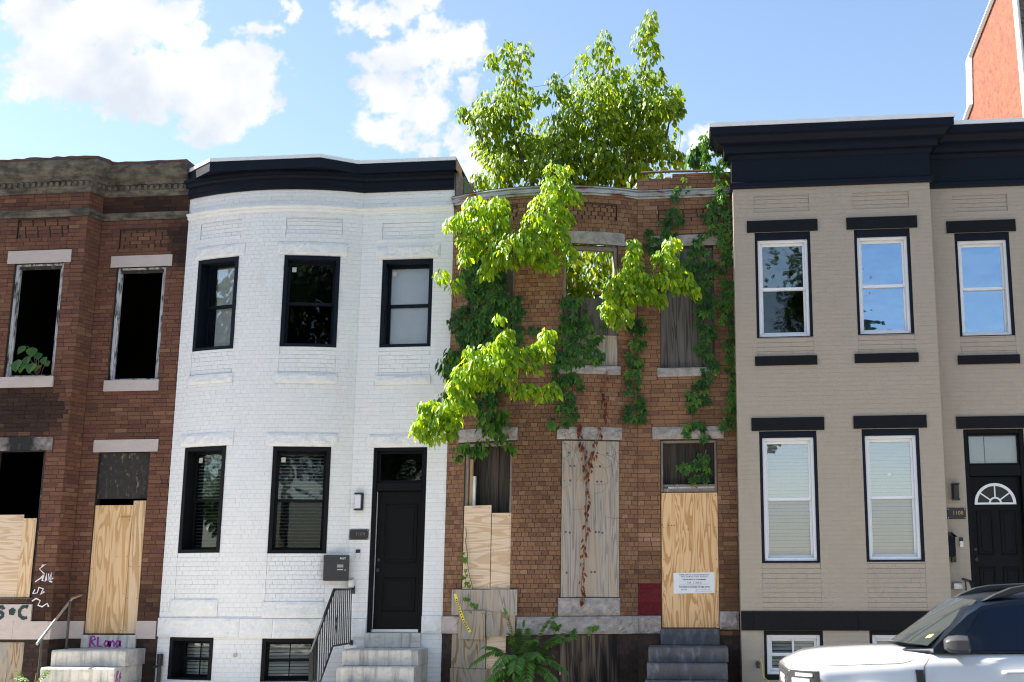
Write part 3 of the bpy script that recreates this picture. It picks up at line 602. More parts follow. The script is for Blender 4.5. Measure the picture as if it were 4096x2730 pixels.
    room(hA, XA+.1, XB-.05, .21, 8.1, 'interior_soot')
    MB().box(XA+.02, XB-.02, .22, 7, 8.12, 8.2).build('roof', 'roofing', hA); MB().box(XA, XA+.06, .0, 7, 0, 8.1).build('side_wall', 'rubble', hA)
    # spray paint
    g = MB(PA.F(-9.45)); u0 = lambda x: x+9.45
    S1 = [[(-9.50, 1.98), (-9.42, 2.02), (-9.53, 1.93), (-9.45, 1.86), (-9.49, 1.80), (-9.58, 1.74)], [(-9.45, 1.86), (-9.47, 1.76), (-9.42, 1.75), (-9.41, 1.86), (-9.40, 1.76)], [(-9.38, 1.86), (-9.37, 1.76), (-9.33, 1.88), (-9.34, 1.76), (-9.30, 1.80)], [(-9.36, 1.75), (-9.31, 1.74)],
          [(-9.57, 1.63), (-9.60, 1.57), (-9.53, 1.58), (-9.51, 1.66), (-9.44, 1.64), (-9.48, 1.55), (-9.42, 1.60)], [(-9.60, 1.46), (-9.54, 1.50), (-9.47, 1.47), (-9.50, 1.40), (-9.43, 1.38), (-9.36, 1.43), (-9.33, 1.38)]]
    for s in S1: g.ribbon([(u0(a), b) for a, b in s], .02, -.008)
    g.build('graffiti', 'paint_spray_white', hA)
    g = MB(PA.F(-10.0)); u1 = lambda x: x+10.0
    def circ(cx, cz, r, a0=0, a1=360, n=14): return [(u1(cx)+r*math.cos(R(a0+(a1-a0)*k/n)), cz+r*math.sin(R(a0+(a1-a0)*k/n))) for k in range(n+1)]
    for s in (circ(-9.68, 1.30, .085, 60, 300), circ(-9.88, 1.31, .03), circ(-10.06, 1.34, .04, 0, 270), circ(-10.06, 1.26, .04, 90, -180), circ(-10.22, 1.30, .04), [(u1(-10.33), 1.37), (u1(-10.34), 1.25), (u1(-10.28), 1.25), (u1(-10.27), 1.36)]): g.ribbon(s, .05, -.039)
    g.build('graffiti', 'paint_spray_green', hA)
house_a()

# ------------------------------------------------------------------ white painted house
hB = thing('row_house', 'freshly painted white brick row house with navy cornice and black trimmed windows', 'house', (-5.6, 0, 0), 'terraced row houses')
def house_b():
    P = PB
    W2 = [(-7.49, -6.765, 5.215, 6.665), (-6.03, -5.20, 5.225, 6.655), (-4.565, -3.765, 5.235, 6.62)]
    W1 = [(-7.49, -6.77, 2.155, 3.735), (-6.035, -5.203, 2.14, 3.71)]
    D = (-4.583, -3.763, 1.005, 3.705); BW = [(-7.515, -6.775, .34, .94), (-6.035, -5.26, .33, .93)]
    lint = [(-7.555, -6.67, 6.675, 6.865), (-6.135, -5.096, 6.665, 6.86), (-4.675, -3.66, 6.635, 6.83), (-7.587, -6.66, 3.74, 3.935), (-6.15, -5.115, 3.712, 3.908), (-4.682, -3.657, 3.706, 3.90)]
    sill = [(-7.52, -6.74, 4.69, 4.835), (-6.062, -5.17, 4.665, 4.81), (-4.606, -3.747, 4.653, 4.79), (-7.547, -6.74, 1.24, 1.48), (-6.06, -5.195, 1.217, 1.445)]
    base = [(-7.745, -6.38, .945, 1.215), (-6.377, -5.9, .94, 1.212), (-5.897, -4.91, .935, 1.21), (-4.903, -4.59, .94, 1.205), (-3.763, -3.47, 1.0, 1.245)]
    holes = [H(P, *o) for o in W2+W1+[D]+BW]; cut = holes+[H(P, *o) for o in lint+sill+base]
    panels = [(*H(P, -7.49, -6.755, 6.995, 7.256), .016, 0), (*H(P, -6.035, -5.189, 6.985, 7.245), .016, 0), (*H(P, -4.584, -3.756, 6.96, 7.208), .016, 0)]
    panels += [(*H(P, a, b, z0, z1), .005, 0) for a, b, z0, z1 in ((-7.49, -6.765, 4.84, 5.21), (-6.03, -5.2, 4.815, 5.22), (-4.565, -3.765, 4.795, 5.23), (-7.49, -6.77, 1.485, 2.15), (-6.035, -5.203, 1.45, 2.135))]
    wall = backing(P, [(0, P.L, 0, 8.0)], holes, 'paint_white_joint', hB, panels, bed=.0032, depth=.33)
    whites = [(.83, .825, .82), (.82, .815, .81), (.84, .835, .83), (.81, .81, .81), (.83, .82, .80)]
    lay_bricks(P, [(0, P.L, 0, 7.74)], cut, panels, pal(whites, [4, 4, 3, 2, 1]), 'paint_white_brick', wall, jit=.0012, rec_joint=.0034, pick=lambda d: d[2] > .9, bow=P.sx(-4.905))
    for i, l in enumerate(lint): stone(P, *l, .010, 'lintel', 'paint_white_stone', hB, rough=.022, sd=i)
    for i, l in enumerate(sill): stone(P, *l, .018, 'window_sill', 'paint_white_stone', hB, rough=.018, sd=i+40)
    for i, l in enumerate(base): stone(P, *l, .028, 'base_stone', 'paint_white_stone', hB, rough=.02, sd=i+60)
    mb = MB(); sweep(mb, P, 0, P.L-.006, [(-.05, 7.355), (.012, 7.36), (.03, 7.385), (.03, 7.41), (.055, 7.43), (.055, 7.455), (-.05, 7.47)]); mb.build('belt_course', 'paint_white_stone', hB)
    mb = MB(); sweep(mb, P, 0, P.L-.004, [(-.05, 7.71), (.03, 7.71), (.03, 7.765), (.05, 7.775), (.05, 7.86), (.10, 7.875), (.115, 7.905), (.115, 7.93), (.16, 7.945), (.16, 7.985), (-.05, 7.985)]); cor = mb.build('cornice', 'paint_navy', hB)
    Q = Path([(-7.87, -.02), (-7.23, -.62), (-5.475, -.62), (-4.97, -.22), (-3.42, -.22)])
    mb = MB(); sweep(mb, Q, 0, Q.L, [(-.03, 7.97), (0, 7.97), (0, 8.122), (-.03, 8.122)]); mb.build('fascia', 'paint_navy', cor)
    mb = MB(); sweep(mb, Q, 0, Q.L, [(-.06, 8.123), (.014, 8.123), (.014, 8.178), (-.06, 8.184)]); mb.build('drip_edge', 'metal_white', cor)
    for z, nm, m in ((7.990, 'soffit', 'paint_navy'), (8.176, 'roof', 'roofing')):
        q = [(p.x, p.y+.035) for p in Q.p]; k = [(x, y, zz) for zz in (z, z+.006) for x, y in q+[(-3.43, 7.0), (-7.72, 7.0)]]; n = len(q)+2
        MB().add(k, [tuple(range(n)), tuple(range(2*n-1, n-1, -1))]+[(i, i+n, (i+1) % n+n, (i+1) % n) for i in range(n)]).build(nm, m, hB)
    MB().box(-3.452, -3.40, .02, 7, .0, 8.05).build('party_wall', 'rubble', hB); MB().box(-3.444, -3.395, -.18, .26, 7.99, 8.115).build('rafter_end', 'lumber', hB)
    MB().prism([(-3.394, 7.5), (-3.385, 7.5), (-3.385, 8.08), (-3.394, 8.08)], .45, 1.6).build('sheathing', 'sheathing_green', hB)
    g = ('glass', 'glass_dark')
    for i, o in enumerate(W2):
        sh = [(.22, 1, .0), None, (0, 1, 0)][i]
        sash_window(hB, P, *o, 'paint_navy', 'paint_navy', [('glass', 'glass'), ('glass_mid', 'glass_dark'), ('glass', 'glass')][i], shade=sh, tagged=i > 0, top=.06, side=.06, bot=.05, dd=.11)
    for i, o in enumerate(W1): sash_window(hB, P, *o, 'paint_black', 'paint_black', ('glass_mid', 'glass_dark'), blind=(.05, .04, .009), tagged=True, top=.06, side=.06, bot=.05, dd=.11)
    for o in BW:
        w, F, (a0, a1, b0, b1) = sash_window(hB, P, *o, 'paint_black', 'paint_black', ('glass_mid', 'glass_mid'), top=.05, side=.06, bot=.02, blind=(.05, .02, .018), dd=.16)
        MB(F).box(-.008, .008, .26, .272, b0, b1).build('muntin', 'paint_black', w)
    # door
    door = MB().frame(-4.581, -3.765, 1.008, 3.703, .055, .02, .2, wb=0, wt=.05).build('door', 'door_black', hB, bevel=.004)
    MB().box(-4.526, -3.82, .03, .2, 3.06, 3.18).build('transom_bar', 'door_black', door, bevel=.006)
    MB().frame(-4.526, -3.82, 3.182, 3.652, .035, .09, .13).build('transom_frame', 'door_black', door); MB().box(-4.495, -3.85, .105, .11, 3.215, 3.62).build('pane', 'glass_mid', door)
    MB().box(-4.526, -3.82, .13, .17, 1.06, 3.058).build('door_leaf', 'door_black', door, bevel=.003)
    for z0, z1 in ((2.0, 2.87), (1.30, 1.80)): door_panels(door, FLAT, -4.40, -3.90, z0, z1, .13, 'door_black')
    MB().box(-4.526, -4.518, .118, .13, 1.06, 3.055).build('weatherstrip_highlight', 'plastic_white', door); MB().box(-4.526, -3.82, .06, .2, 1.008, 1.055).build('threshold', 'metal_silver', door, bevel=.004)  # white strip paints the highlight along the gap at the door's left edge
    MB().tube([(-4.465, .13, 1.90), (-4.465, .07, 1.90)], .028, 10).build('door_knob', 'iron', door); MB().tube([(-4.465, .13, 2.05), (-4.465, .105, 2.05)], .026, 10).build('deadbolt', 'iron', door)
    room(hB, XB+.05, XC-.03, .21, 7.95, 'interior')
house_b()

# ------------------------------------------------------------------ condemned house
hC = thing('row_house', 'abandoned roofless brick row house with boarded windows and climbing plants', 'house', (-1.3, 0, 0), 'terraced row houses')
def house_c():
    P = PC; xi = P.sx(-.62)
    op = [(-3.17, -2.44, 4.85, 6.69), (-1.71, -.905, 4.845, 6.67), (-.28, .517, 4.83, 6.67), (-3.165, -2.43, 1.62, 3.73), (-1.705, -.897, 1.508, 3.726), (-.293, .53, 1.08, 3.755), (-3.25, -2.47, .12, .985), (-1.703, -.906, .12, .993)]
    lint = [(-3.25, -2.335, 6.70, 6.87), (-1.80, -.813, 6.685, 6.874), (-.418, .604, 6.687, 6.857), (-3.27, -2.355, 3.745, 3.935), (-1.777, -.851, 3.745, 3.928), (-.406, .633, 3.765, 3.947)]
    sill = [(-3.25, -2.36, 4.70, 4.84), (-1.80, -.875, 4.707, 4.835), (-.327, .543, 4.69, 4.82), (-1.74, -.88, 1.257, 1.50)]
    base = [(-3.455, -3.155, 1.0, 1.24), (-3.152, -2.33, 1.0, 1.242), (-2.327, -1.80, 1.0, 1.243), (-1.797, -.622, 1.005, 1.246), (-.612, -.297, 1.005, 1.25), (.533, .80, 1.062, 1.31)]
    holes = [H(P, *o) for o in op]; cut = holes+[H(P, *o) for o in lint+sill+base]
    panels = [(*H(P, a, b, z0, z1), .03, .016) for a, b, z0, z1 in ((-3.17, -2.42, 7.07, 7.30), (-1.70, -.918, 7.07, 7.305), (-.30, .52, 7.06, 7.28))]
    wall = backing(P, [(0, P.L, 0, 7.44), (xi, P.L, 7.44, 7.74)], holes, 'mortar_dark', hC, panels)
    cols = [(0.2571, 0.1371, 0.0778), (0.2389, 0.1239, 0.0713), (0.2788, 0.1533, 0.0874), (0.2136, 0.1077, 0.0649), (0.3078, 0.1792, 0.1052), (0.1884, 0.0965, 0.0631), (0.1918, 0.0924, 0.0657), (0.2643, 0.1402, 0.0778)]
    f0 = pal(cols, [7, 7, 5, 4, 2, 1.8, 1.6, 6]); dk = [(.06, .04, .034), (.075, .048, .038), (.05, .036, .032)]; red = [(.125, .011, .017), (.145, .013, .02)]; fade = [(.36, .19, .125)]
    def colour(x, y, z):
        if -.61 < x < -.29 and 1.25 < z < 1.71: return random.choice(red)
        if z < 1.0: return random.choice(dk)
        if x > .5 and z < 2.8:
            k = random.choice([.5, .62, .75]) if z < 2 else random.choice([.62, .75, .88]); return tuple(round(v*k, 4) for v in f0(x, y, z))
        if -.56 < x < -.36 and 2.28 < z < 2.41: return fade[0]
        c = f0(x, y, z)
        k = [1, .85, .7][min(2, max(0, int(noise.noise(Vector((x*.8, z*.8, 9)))*4+random.uniform(0, .9))))]; return tuple(round(v*k, 4) for v in c)
    zn = [(0, P.L, 0, 7.44), (xi, P.L, 7.565, 7.765), (P.sx(-.08), P.L, 7.766, 7.832)]
    lay_bricks(P, zn, cut, panels, colour, 'brick', wall, jit=.004, pick=lambda d: d[2] > 1.2 and d[0] > -2.5, bow=xi)
    MB().prism([(-.62, 7.44), (XD-.004, 7.44), (XD-.004, 7.83), (-.08, 7.83), (-.085, 7.765), (-.62, 7.765)], .01, .21).build('parapet', 'mortar_dark', hC)
    rows = P.run(0, xi, -.01); back_ = P.run(0, xi, -.21); n = len(rows)
    MB().add([v for i in range(n) for v in ((rows[i].x, rows[i].y, 7.40), (rows[i].x, rows[i].y, 7.555), (back_[i].x, back_[i].y, 7.555), (back_[i].x, back_[i].y, 7.40))], [(i*4+j, i*4+4+j, i*4+4+(j+1) % 4, i*4+(j+1) % 4) for i in range(n-1) for j in range(4)]).build('wall_head', 'mortar_dark', hC)
    MB().box(-.20, -.10, .0, .1, 7.768, 7.80).build('loose_brick', 'stone_lintel_pink', hC, bevel=.006)
    for i, l in enumerate(lint): stone(P, *l, .012, 'lintel', 'stone_grey', hC, rough=.03 if i > 2 else .008, sd=i+80)
    for i, l in enumerate(sill): stone(P, *l, .025, 'window_sill', 'stone_grey', hC, rough=.02 if i < 3 else .05, sd=i+90)
    for i, l in enumerate(base): stone(P, *l, .03, 'base_stone', 'stone_lintel_pink' if i < 1 else 'stone_grey', hC, rough=.045, sd=i+120)
    mb = MB(); sweep(mb, P, 0, P.L, [(-.05, 7.44), (.02, 7.44), (.03, 7.465), (.05, 7.475), (.055, 7.53), (.085, 7.545), (.085, 7.562), (-.05, 7.57)]); mb.build('belt_course', 'tin_rust', hC)
    mb = MB(); sweep(mb, P, 0, xi-.05, [(-.12, 7.572), (.07, 7.566), (.075, 7.578), (-.12, 7.60)]); mb.build('belt_capping', 'rust_edge', hC)
    def board(x0, x1, z0, z1, m, y=.02, skew=0, lab=None, t=.016, dz=0):
        F, h = localx(P, x0, x1); return nail(F, h, z0, z1, y, MB(F).prism([(-h+skew, z0), (h+skew, z0+dz), (h, z1+dz), (-h, z1)], y, y+t).build('plywood_board', m, hC, label=lab))
    # upper windows
    for i, o in enumerate(op[:3]):
        F, h = localx(P, o[0], o[1]); MB(F).frame(-h+.003, h-.003, o[2]+.003, o[3]-.003, .05, .07, .18, wb=.03, wt=.06).build('window', 'wood_old_grey', hC, bevel=.005)
    board(-.28, .517, 4.835, 6.62, 'ply_dark', .045); board(-1.70, -.91, 4.85, 5.30, 'ply_grey', .05); board(-1.70, -.91, 5.303, 5.86, 'ply_dark', .055); board(-1.70, -1.5, 4.86, 5.84, 'ply_dark', .035)
    board(-3.16, -2.45, 4.86, 6.66, 'ply_dark', .12)
    # lower windows
    F, h = localx(P, -3.165, -2.43); MB(F).frame(-h+.003, h-.003, 1.63, 3.727, .045, .06, .18, wb=0).build('window', 'wood_old_grey', hC, bevel=.005)
    board(-3.14, -2.74, 2.3, 3.72, 'ply_black', .23); board(-2.735, -2.44, 2.3, 3.72, 'ply_black', .245); MB(F).box(-h+.06, -h+.10, .1, .14, 2.6, 3.5).build('stud', 'lumber', hC); MB(F).box(-h+.10, -h+.14, .12, .16, 2.7, 3.25).build('stud', 'vinyl_white', hC)
    board(-3.15, -2.735, 1.625, 2.815, 'ply_pale', .012); board(-2.722, -2.432, 1.62, 2.70, 'ply_pale', .022)
    board(-3.265, -2.29, 1.262, 1.618, 'ply_grey', -.045); board(-3.145, -2.745, .93, 1.325, 'ply_worn', -.085); board(-2.742, -2.325, .98, 1.31, 'ply_worn', -.066)
    board(-3.27, -2.75, .53, .992, 'ply_worn', -.03); board(-2.748, -2.465, .53, .985, 'ply_pale', -.026); board(-3.275, -2.46, .05, .525, 'ply_worn', -.03)
    b = board(-1.700, -.899, 1.512, 3.722, 'ply_grey', .012)
    F, h = localx(P, -1.705, -.897)
    for x, z in ((-.32, 3.55), (.1, 3.55), (.25, 3.55), (-.3, 3.36), (-.24, 3.36), (.14, 3.36), (-.3, 3.15), (.1, 3.14), (.16, 3.14), (-.36, 2.42), (-.3, 2.41), (.08, 2.42), (.13, 2.42), (.18, 2.41), (-.34, 1.85), (.02, 1.86), (.07, 1.86)): MB(F).tube([(x, .0125, z), (x, .0105, z)], .017, 10).build('knot', 'stone_dark', b)
    board(-1.70, -.91, .05, .995, 'ply_stain', -.005)
    # door
    door = MB().frame(-.291, .528, 2.99, 3.753, .035, .05, .18, wb=.12, wt=.035).build('transom_window', 'wood_old_grey', hC, bevel=.006)
    MB().box(-.25, .49, .035, .06, 3.05, 3.075).build('sill_moulding', 'wood_old_white', door); MB().box(-.256, .494, .16, .172, 3.112, 3.718).build('backing_board', 'ply_black', door)
    db = board(-.281, .527, 1.088, 2.985, 'ply_fresh_notice', .02)
    for x, z in ((-.18, 2.52), (-.14, 2.52), (-.1, 2.52), (.1, 2.46), (-.27, 2.53), (.4, 2.52)): MB().tube([(x, .0195, z), (x, .018, z)], .009, 8).build('knot', 'bark', db)
    for x in (-.26, .505):
        for z in (1.2, 1.7, 2.2, 2.7): MB().tube([(x, .02, z), (x, .016, z)], .006, 6).build('screw', 'metal_silver', db)
    MB().box(XC+.02, XD-.03, .3, 8.5, -.05, .0).build('ground_floor', 'soil', hC)
    MB().box(XC+.12, XD-.1, 8.5, 8.7, 0, 5.6).build('rear_wall', 'rubble', hC)
    MB().box(-2.3, XD-.2, .3, 8.4, 3.95, 4.05).build('upper_floor', 'wood_old_grey', hC)
house_c()
bm_ = MB(); bm_.tube([(-.57, .1, 7.90), (-.1, .1, 7.905), (.3, .12, 7.90), (.62, .12, 7.91)], .022, 7); tag(bm_.build('broken_roof_batten', 'bark', lean=True), 'weathered broken timber batten lying along the brick parapet', 'timber')

# ------------------------------------------------------------------ tan house
hD = thing('row_house', 'tan painted brick row house with tall navy cornice and white sash windows', 'house', (3, 0, 0), 'terraced row houses')
def house_d():
    P = PD
    W2 = [(1.12, 1.925, 5.18, 6.76), (2.555, 3.35, 5.188, 6.757), (4.05, 4.828, 5.193, 6.745)]; W1 = [(1.12, 1.925, 1.975, 3.82), (2.553, 3.342, 1.985, 3.83)]
    D = (4.018, 4.85, 1.08, 3.845); BW = [(1.123, 1.925, .40, 1.058), (2.55, 3.34, .40, 1.06)]
    lint = [(1.01, 2.035, 6.765, 6.94), (2.452, 3.46, 6.762, 6.94), (3.943, 4.928, 6.75, 6.927), (1.015, 2.036, 3.828, 4.012), (2.445, 3.453, 3.838, 4.017), (3.93, 4.94, 3.852, 4.025)]
    sill = [(1.087, 1.968, 4.77, 4.902), (2.496, 3.385, 4.778, 4.91), (4.0, 4.862, 4.783, 4.91)]
    s1 = P.s[1]; s2 = P.s[2]
    holes = [H(P, *o) for o in W2+W1+[D]+BW]; cut = holes+[H(P, *o) for o in lint+sill]+[(0, s2, 1.06, 1.32), (P.s[3]-.35, P.sx(4.018), 1.06, 1.32), (P.sx(4.85), P.L, 1.06, 1.32)]
    panels = [(*H(P, a, b, 7.07, 7.318), .014, 0) for a, b in ((1.116, 1.925), (2.559, 3.36), (4.05, 4.835))]
    panels += [(*H(P, a, b, z0, z1), .004, 0) for a, b, z0, z1 in ((1.12, 1.925, 4.905, 5.175), (2.555, 3.35, 4.912, 5.183), (4.05, 4.828, 4.912, 5.188), (1.12, 1.925, 1.325, 1.97), (2.553, 3.342, 1.325, 1.98))]
    wall = backing(P, [(0, P.L, 0, 8.2)], holes, 'paint_tan_joint', hD, panels, bed=.0018)
    tans = [(0.3969, 0.3358, 0.2707), (0.392, 0.332, 0.267), (0.4018, 0.3397, 0.2736), (0.392, 0.3339, 0.2707)]
    lay_bricks(P, [(0, P.L, 0, 7.46)], cut, panels, pal(tans, [3, 3, 2, 1]), 'paint_tan_brick', wall, jit=.0003, rec_joint=.0016, pick=lambda d: d[2] > 1.3 and d[0] > .9)
    for i, l in enumerate(lint): stone(P, *l, .022, 'lintel', 'paint_black', hD, sd=i)
    for i, l in enumerate(sill): stone(P, *l, .03, 'window_sill', 'paint_black', hD, sd=i)
    for a, b in ((.817, .98), (.984, 2.40), (2.404, 3.664), (3.67, 4.015), (4.853, 5.12)): stone(P, a, b, 1.06, 1.32, .03, 'base_stone', 'paint_black', hD)
    mb = MB(); sweep(mb, P, .08, P.L, [(-.05, 7.44), (.03, 7.44), (.05, 7.465), (.05, 7.525), (.015, 7.545), (.015, 7.88), (.045, 7.90), (.055, 7.955), (.12, 7.97), (.13, 8.03), (.13, 8.075), (.21, 8.105), (.27, 8.185), (.31, 8.205), (.33, 8.215), (.33, 8.32), (-.05, 8.32)])
    cor = mb.build('cornice', 'paint_navy', hD)
    mb = MB(); sweep(mb, P, .08, P.L, [(-.05, 8.322), (.345, 8.322), (.345, 8.385), (-.05, 8.40)]); mb.build('drip_edge', 'metal_white', cor)
    MB().box(XD+.03, XE, .18, 7, 8.30, 8.37).build('roof', 'roofing', hD); MB().box(XD-.002, XD+.05, .13, 7, 0, 8.28).build('party_wall', 'rubble', hD)
    gl = [('glass_wavy', 'glass_mid'), ('glass_mirror', 'glass_mirror'), ('glass_mirror', 'glass_mirror')]
    for i, o in enumerate(W2): sash_window(hD, P, *o, 'paint_navy', 'vinyl_white', gl[i], top=.11, side=.038, bot=.012, rail=.5, white_in='vinyl_white', d0=.006, stile=.03)
    for i, o in enumerate(W1): sash_window(hD, P, *o, 'paint_navy', 'vinyl_white', ('glass_sky', 'glass_pale'), top=.09, side=.04, bot=.025, rail=.5, white_in='vinyl_white', d0=.006, stile=.032, blind=(.05, .05, .024))
    for o in BW:
        w, F, (a0, a1, b0, b1) = sash_window(hD, P, *o, 'paint_black', 'vinyl_white', ('glass_mid', 'glass_mid'), top=.055, side=.035, bot=.07, rail=.5, white_in='vinyl_white', d0=.006, stile=.035, blind=(.05, .02, .02)); MB(F).box(-.014, .014, .09, .103, b0, b1).build('muntin', 'vinyl_white', w)
    F, h = localx(P, 2.553, 3.342); st = MB(F).tube([(-.02, .112, 3.20), (-.02, .1105, 3.20)], .028, 14).build('round_sticker', 'sticker_white', hD)
    door = MB().frame(4.02, 4.848, 1.085, 3.842, .06, .02, .2, wb=0, wt=.06).build('door', 'door_black', hD, bevel=.004)
    MB().box(4.08, 4.788, .03, .2, 3.18, 3.34).build('transom_bar', 'door_black', door, bevel=.006); MB().frame(4.08, 4.788, 3.342, 3.78, .022, .07, .12).build('transom_frame', 'door_black', door)
    MB().box(4.1, 4.77, .09, .095, 3.36, 3.76).build('pane', 'glass', door); MB().box(4.1, 4.32, .14, .145, 3.37, 3.75).build('transom_blind', 'blind_white', door); MB().box(4.335, 4.77, .145, .15, 3.37, 3.75).build('transom_blind', 'blind_white', door)
    MB().box(4.08, 4.788, .13, .17, 1.1, 3.178).build('door_leaf', 'door_black', door, bevel=.003)
    def arcp(r, n=16, c=(4.43, 2.80)): return [(c[0]+r*math.cos(math.pi*k/n), c[1]+r*math.sin(math.pi*k/n)) for k in range(n+1)]
    o, i_ = arcp(.285), arcp(.245); mb = MB(); n = len(o)
    for k in range(n-1): mb.prism([i_[k], o[k], o[k+1], i_[k+1]], .105, .13)
    o, i_ = arcp(.09), arcp(.066)
    for k in range(n-1): mb.prism([i_[k], o[k], o[k+1], i_[k+1]], .108, .13)
    mb.box(4.145, 4.715, .107, .13, 2.785, 2.812)
    for an in (36, 66+24, 144): c_, s_ = math.cos(R(an)), math.sin(R(an)); q = .009; mb.prism([(4.43+.085*c_+q*s_, 2.80+.085*s_-q*c_), (4.43+.255*c_+q*s_, 2.80+.255*s_-q*c_), (4.43+.255*c_-q*s_, 2.80+.255*s_+q*c_), (4.43+.085*c_-q*s_, 2.80+.085*s_+q*c_)], .109, .13)
    mb.build('fanlight', 'vinyl_white', door); MB().prism(arcp(.24), .124, .1305).build('pane', 'glass_dark', door)
    for x0, x1 in ((4.16, 4.38), (4.48, 4.70)):
        door_panels(door, FLAT, x0, x1, 2.08, 2.70, .13, 'door_black'); door_panels(door, FLAT, x0, x1, 1.25, 1.92, .13, 'door_black')
    MB().tube([(4.12, .13, 2.02), (4.12, .07, 2.02)], .026, 10).build('door_knob', 'iron', door); MB().tube([(4.12, .13, 2.16), (4.12, .10, 2.16)], .024, 10).build('deadbolt', 'iron', door)
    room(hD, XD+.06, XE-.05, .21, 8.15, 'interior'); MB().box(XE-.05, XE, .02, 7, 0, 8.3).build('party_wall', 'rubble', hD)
house_d()

# ------------------------------------------------------------------ steps and railings
stA = steps('pale marble steps with a magenta sprayed name below the fresh plywood door', -9.0, -7.9, [(-9.02, -7.9, -.75, .775, .552), (-9.03, -7.935, -1.03, .55, .33), (-9.04, -7.94, -1.33, .328, .11), (-9.05, -7.94, -1.63, .108, -.01)], 'marble', (-8.91, -8.06, .777, .965), 'front steps')
stB = steps('clean pale marble steps below the black two panel door', -4.7, -3.6, [(-4.725, -3.64, -.75, .797, .585), (-4.73, -3.645, -1.03, .583, .36), (-4.74, -3.65, -1.33, .358, .14), (-4.74, -3.65, -1.63, .138, -.01)], 'marble', (-4.575, -3.745, .799, 1.0), 'front steps')
stC = steps('soot darkened grey stone steps below the plywood door with the notice', -.4, .6, [(-.445, .635, -.72, .847, .65), (-.465, .61, -1.0, .648, .437), (-.49, .60, -1.28, .435, .225), (-.51, .6, -1.56, .223, -.01)], 'stone_dark', (-.285, .548, .849, 1.066), 'front steps')
stD = steps('grey steps below the black door with the fanlight, behind the parked car', 3.9, 5.0, [(3.85, 5.05, -.72, .86, .65), (3.84, 5.06, -1.0, .648, .437), (3.83, 5.07, -1.28, .435, .225), (3.82, 5.08, -1.56, .223, -.01)], 'marble', (4.03, 4.86, .862, 1.075), 'front steps')
g = MB()
LET = {'R': [[(0, 0), (.01, .13), (.055, .135), (.07, .10), (.015, .07), (.08, .0)]], 'L': [[(0, .13), (.0, .01), (.06, .005)]], 'a': [[(.06, .07), (.02, .075), (0, .035), (.025, .005), (.055, .03), (.06, .075), (.062, .0)]], 'n': [[(0, .08), (.005, 0), (.01, .05), (.04, .08), (.06, .05), (.06, 0)]]}
x = -8.76
for ch, dx in (('R', .12), ('L', .10), ('a', .09), ('n', .09), ('a', .1)):
    for s in LET[ch]: g.ribbon([(x+a*1.15, .795+b*1.1) for a, b in s], .029, -.0535)
    x += dx
g.build('graffiti', 'paint_magenta', stA, lean=False)
g = MB((-7.9315, -1.0, 0, 1))
for s in ([(.03, .34), (.06, .50), (.11, .50), (.06, .42), (.12, .34)], [(.17, .34), (.18, .48), (.13, .40), (.21, .41)]): g.ribbon(s, .02, -.003)
g.build('graffiti', 'paint_magenta', stA, lean=False)
def railing_b():
    t = thing('iron_railing', 'black iron railing with thin balusters beside the clean marble steps', 'railing', (-4.77, -1.1, 0)); x = -4.775
    top = lambda y: 1.625 if y > -1.1 else 1.625-(-1.1-y)*.72
    bot = lambda y: .86 if y > -1.1 else .86-(-1.1-y)*.70
    MB().box(x-.006, x+.006, -1.12, -.02, 1.61, 1.64).build('top_rail', 'iron', t, lean=False); MB().tube([(x, -1.1, 1.625), (x, -2.22, top(-2.22))], .022, 6).build('hand_rail', 'iron', t, lean=False)
    MB().tube([(x, -.05, .86), (x, -1.1, .86), (x, -2.2, bot(-2.2))], .014, 5).build('bottom_rail', 'iron', t, lean=False)
    for i in range(19):
        y = -.10-i*.112; MB().box(x-.007, x+.007, y-.007, y+.007, bot(y), top(y)).build('baluster', 'iron', t, lean=False)
    MB().box(x-.022, x+.022, -2.22, -2.176, 0, .83).build('post', 'iron', t, lean=False); MB().box(x-.03, x+.03, -.03, -.003, 1.56, 1.67).build('bracket', 'iron_old', t, lean=False); MB().box(x-.02, x+.02, -.06, -.003, .83, .90).build('bracket', 'iron_old', t, lean=False)
    mb = MB((x, -.95, 0, 1))
    for s in ([(0, 1.16), (-.03, 1.22), (0, 1.27), (.03, 1.22), (0, 1.16)], [(0, 1.16), (-.035, 1.12), (0, 1.04), (.035, 1.12), (0, 1.16)]): mb.tube([(a, -.01, b) for a, b in s], .008, 5)
    mb.build('scroll', 'iron', t, lean=False)
railing_b()
t = thing('pipe_railing', 'bare grey steel pipe handrail leaning beside the graffiti marked steps', 'railing', (-8.95, -1, 0))
MB().tube([(-8.95, -.02, 1.55), (-8.95, -.35, 1.5), (-8.95, -1.36, .885)], .02, 7).build('hand_rail', 'metal_silver', t, lean=False)
MB().tube([(-8.94, -.45, .77), (-8.93, -.45, 1.46)], .019, 7).build('post', 'iron_old', t, lean=False); MB().tube([(-8.97, -1.22, 0), (-8.95, -1.22, .96)], .019, 7).build('post', 'iron_old', t, lean=False)
t = thing('iron_railing', 'short black iron rail beside the black door with the fanlight', 'railing', (3.86, -.4, 0))
MB().tube([(3.93, -.05, 1.75), (3.93, -.5, 1.72), (3.93, -1.5, 1.0)], .02, 6).build('hand_rail', 'iron', t, lean=False)
for y in (-.2, -.6, -1.0, -1.45): MB().box(3.92, 3.94, y-.01, y+.01, .1, 1.74 if y > -.5 else 1.72-(-.5-y)*.72).build('baluster', 'iron', t, lean=False)

